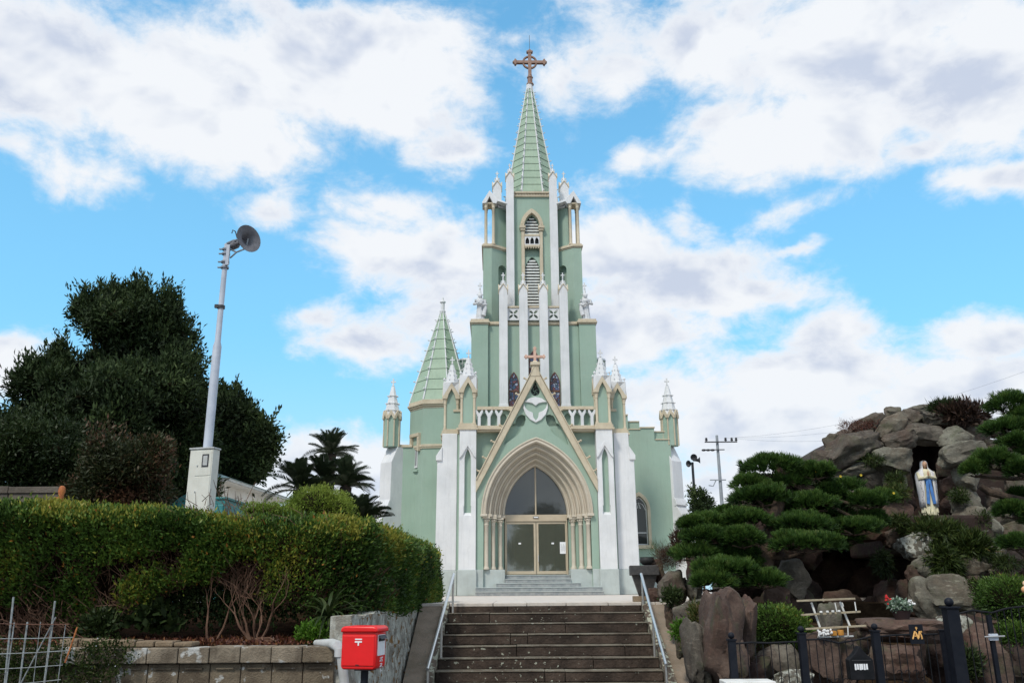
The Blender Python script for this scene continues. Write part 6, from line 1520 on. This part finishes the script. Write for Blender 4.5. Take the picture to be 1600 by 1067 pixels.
# ---- altar slab and boulders behind the fence
for (px, py, w, h, r, Y, m, lab) in [(1410, 985, 140, 36, -2, 10.9, 'rockred', 'long flat brown altar rock behind the iron fence, under the flower pot'), (1405, 1035, 84, 50, 0, 10.7, 'rockred', 'rounded boulder under the altar rock, behind the fence'),
   (1300, 975, 34, 66, 0, 11.3, 'rock', 'pointed grey-brown upright stone behind the leaning wooden rack'), (1290, 1030, 60, 80, 0, 10.9, 'rockred', 'upright reddish rock below the rack behind the fence'), (1325, 1035, 46, 80, 0, 11.0, 'rockred', 'orange-brown rock behind the letter box'), (1215, 1035, 70, 50, 0, 11.2, 'rock', 'pale flat rock under the olive bush'), (1240, 1060, 60, 30, 0, 10.6, 'rocklichen', 'low lichen-spotted rock at the foot of the fence'),
   (1500, 1010, 50, 90, 0, 11.6, 'rocklichen', 'lichen-covered rock behind the thick gate post'), (1545, 1025, 60, 90, 0, 11.3, 'rockred', 'dark red-brown rock behind the gate latch'), (1465, 1020, 50, 80, 0, 11.5, 'rockdark', 'dark rock to the right of the altar rock'), (1350, 1015, 40, 60, 0, 11.6, 'rockdark', 'dark rock between the rack and the altar rock'), (1600, 1035, 70, 70, 0, 11.2, 'rockdark', 'dark rock behind the gate at the right edge'), (1180, 1050, 60, 50, 0, 11.0, 'rockdark', 'dark low rock behind the left end of the fence')]:
    rock(px, py, w, h, r, Y, m, 'rock', None, True, .6, 1.02, lab, 'rock', None, .085)  # darker rock materials here carry the shade behind the fence in their colour
tuft('weed', 1510, 1035, 11.1, 22, 20, 700, .07, 'midleaf', 'green weeds behind the bars near the gate post', 'weed', .5, .5, .35)
# white step by the first fence post
p = at(1180, 1066, 9.3); o = MB().box(-.30, .22, 0, .3, -.5, 0).build('white_box', 'whitewood', None, False, .01); o.location = (p.x, 9.3, p.z+.01); tag(o, 'white box lid at the bottom edge in front of the iron fence', 'box')
# ---- leaning rack
zk = lambda x, y, Y=10.75: at(1220+x/6.3875, 900+y/6.3875, Y)
rk = empty('wooden_rack', zk(500, 600), label='tilted rack of three wooden boards on white struts behind the iron fence', cat='rack'); ro_ = Vector(rk.location)
def bar(p0, p1, th, tw, m, name, par):
    a, b_ = p0-ro_, p1-ro_; d = (b_-a).normalized(); u = Vector((0, 1, 0)); n_ = d.cross(u).normalized(); v = []
    for e in (a, b_):
        for s, q in ((-1, -1), (1, -1), (1, 1), (-1, 1)): v.append(e+n_*s*th/2+u*q*tw/2)
    MB().add(v, [(3,2,1,0),(4,5,6,7),(0,1,5,4),(1,2,6,5),(2,3,7,6),(3,0,4,7)]).build(name, m, par, False, .002)
for (a, c_) in (((160, 245), (740, 222)), ((203, 385), (793, 352)), ((248, 525), (850, 492))): bar(zk(*a), zk(*c_), .022, .03, 'wood', 'board', rk)
for (a, c_) in (((305, 262), (392, 512)), ((590, 255), (690, 498))): bar(zk(*a, 10.80), zk(*c_, 10.80), .022, .02, 'whitewood', 'strut', rk)
for (a, c_) in (((540, 265), (560, 355)), ((738, 255), (752, 345)), ((375, 540), (380, 600)), ((668, 500), (672, 595)), ((612, 262), (625, 300))): bar(zk(*a, 10.72), zk(*c_, 10.72), .012, .012, 'whitewood', 'thin_strut', rk)
bar(zk(372, 606), zk(720, 595), .016, .05, 'pvc', 'lower_shelf', rk)
for i, x in enumerate((402, 466, 520, 582)): 
    o = MB().lathe([(.018, 0), (.018, .016), (.012, .02)], (0, 0, 0), 10).build('candle_cup', 'whitewood', None, True); o.location = zk(x, 362-i*3, 10.72); tag(o, ('leftmost', 'second from left', 'third from left', 'rightmost')[i]+' white candle cup on the middle board of the rack', 'candle cup', 'candle cups on the rack')
b = MB()
for i in range(26): c_ = (rng.uniform(-.075, .085), rng.uniform(-.04, .04), rng.uniform(0, .065)); b.ball(c_, .015, 6, 4)
o = b.build('white_flowers', 'petalwhite', None, True); o.location = zk(440, 590, 10.72); tag(o, 'bunch of white flowers on the lowest shelf of the rack', 'flowers')
o = MB().box(-.03, .03, -.03, .03, 0, .055).build('candle_jar', 'amber', None, False, .006); o.location = zk(530, 592, 10.72); tag(o, 'flat amber candle jar beside the white flowers', 'candle jar')
o = MB().lathe([(.036, 0), (.036, .055), (.032, .06)], (0, 0, 0), 12).build('candle_jar', 'amber', None, True); o.location = zk(600, 586, 10.72); tag(o, 'round amber candle jar at the right end of the lowest shelf', 'candle jar')
# ---- flower pot
q = at(1410, 968, 10.8); fpot = empty('flower_pot', q, label='dark flower pot of silvery leaves with red and white blooms on the altar rock', cat='flower pot')
MB().lathe([(.07, 0), (.10, .10), (.105, .11), (.09, .105)], (0, 0, 0), 16, 1.15, .8).build('pot', 'pot', fpot, True)
P, N = blob_points([(-.04, 0, .17, .13, .08, .065), (.05, 0, .15, .1, .07, .05)], 520, (.3, 1), 4, .01); leafmat('silverleaf', [(0, (.04, .09, .04)), (.5, (.2, .28, .2)), (1, (.42, .48, .42))], .1)
leaves_on('leaves', P, N, .04, .025, 'silverleaf', fpot, .5+rng.normal(size=len(P))*.25)
b = MB(); 
for i in range(14): b.ball((-.165+rng.normal()*.012, -.03+rng.normal()*.01, .25+rng.normal()*.025), .012, 6, 4)
b.tube([(-.15, -.02, .23), (-.10, 0, .15)], .004, 4); b.build('red_bloom', 'petalred', fpot, True)
b = MB()
for i in range(16): b.ball((.10+rng.normal()*.02, -.04+rng.normal()*.01, .19+rng.normal()*.02), .011, 6, 4)
b.ball((.155, -.04, .185), .015, 8, 5); b.build('white_bloom', 'petalwhite', fpot, True)
# ornament cut by the right edge
o = MB().ball((0, 0, 0), .05, 12, 8, (1, 1, .9)).ball((.01, 0, .07), .035, 10, 7).build('stone_ornament', 'palecopper', None, True); o.location = at(1603, 921, 10.5); tag(o, 'small peach-coloured rounded ornament cut by the right edge', 'ornament')

# ================================================================== RIGHT BACKGROUND
def wire(a, b_, sag, r=.012, parent=None, m='darkmetal'):
    pts = []
    for i in range(17): t = i/16; p = a.lerp(b_, t); p.z -= sag*4*t*(1-t); pts.append(p)
    return pts
Y = 48; q = at(1129, 800, Y); up_ = empty('utility_pole', (q.x, Y, 0), label='grey concrete utility pole with crossarms and insulators right of the church', cat='utility pole')
zt = at(1121, 680, Y).z; MB().lathe([(.14, 0), (.075, zt)], (0, 0, 0), 12).build('pole', 'concretepole', up_, True)
za = at(1121, 691, Y).z; zb2 = at(1121, 703, Y).z; zc2 = at(1125, 750, Y).z
MB().box(-.75, 1.1, -.18, -.12, za-.03, za+.03).build('crossarm', 'darkmetal', up_); MB().box(-.9, .35, -.16, -.1, zb2-.025, zb2+.025).build('crossarm', 'darkmetal', up_); MB().box(-.6, .3, -.16, -.1, zc2-.03, zc2+.03).build('crossarm', 'concretepole', up_)
for x in (-.65, .45, .8, 1.05): MB().lathe([(.05, 0), (.09, .05), (.05, .1), (.08, .15), (.03, .2)], (x, -.15, za+.05), 8).build('insulator', 'darkmetal', up_, True)
for x in (-.85, -.6, -.35): MB().ball((x, -.2, zb2-.03), .11, 10, 6, (1.2, 1, .6)).build('insulator', 'darkmetal', up_, True)
MB().tube([(-.25, -.1, zc2), (-.45, -.15, zc2-.35), (-.7, -.15, zc2-.3)], .03, 6).build('cable_loop', 'concretepole', up_, True)
for i, (dx, yy, ex, ey) in enumerate(((.45, za+.25, 1640, 640), (.8, za+.25, 1640, 600), (1.05, za+.25, 1640, 566))):
    a = Vector((q.x+dx, Y-.15, yy)); e = at(ex, ey, 30+i*2); b = MB().tube(wire(a, e, .6), .005, 4)
    o = b.build('power_line', 'concretepole', None, True); tag(o, ('lowest', 'middle', 'topmost')[i]+' faint power line running right from the utility pole', 'power line')
Y = 40; q = at(1087, 800, Y); t = empty('speaker_pole', (q.x, Y, 0), label='dark thin pole with a cluster of three black horn loudspeakers beside the church', cat='loudspeaker pole')
zt = at(1081, 722, Y).z; MB().lathe([(.08, 0), (.06, zt)], (0, 0, 0), 10).build('pole', 'darkmetal', t, True)
for (x, z, d) in ((.05, .2, (-.1, -1, 0)), (-.12, -.08, (-.8, -.6, -.1)), (.22, .08, (1, -.2, 0))):
    o = MB().lathe([(.04, -.2), (.05, -.08), (.08, .04), (.15, .12), (.16, .13), (.13, .10), (.04, 0)], (0, 0, 0), 16).build('horn', 'darkmetal', t, True); o.location = (x, -.1, zt+z); o.rotation_euler = Vector(d).to_track_quat('Z', 'Y').to_euler()
Y = 36; bl = [B_(1096, 773, Y, 5, 4), B_(1083, 768, Y, 4, 5), B_(1102, 788, Y, 8, 7), B_(1092, 796, Y, 8, 7), B_(1084, 785, Y, 4, 4)]
tree('small_tree', 'small sparse tree behind the dark horn speaker pole', at(1092, 800, Y).x, Y, 0, bl, 1500, .13, 'darkleaf', .05, .1, 8, .6, .3, .5, corek=.2)

# ================================================================== TREES ACROSS THE STREET (seen mirrored in the church doors)
for (x, y, hgt, lab) in ((-9, -26, 8.5, 'broad dark tree across the street, mirrored left in the door glass'), (6, -30, 9.5, 'tall dark tree across the street, mirrored right in the door glass')):
    bl = [(x, y, hgt*.62, 3.2, 3, hgt*.30), (x-1.8, y, hgt*.45, 2.2, 2, 1.8), (x+1.9, y, hgt*.5, 2.2, 2, 1.9), (x+.4, y, hgt*.85, 1.6, 1.6, 1.4)]
    tree('street_tree', lab, x, y, -1.4, bl, 9000, .3, 'darkleaf', .3, .3, 8, .45, .3, .5, corek=.7)
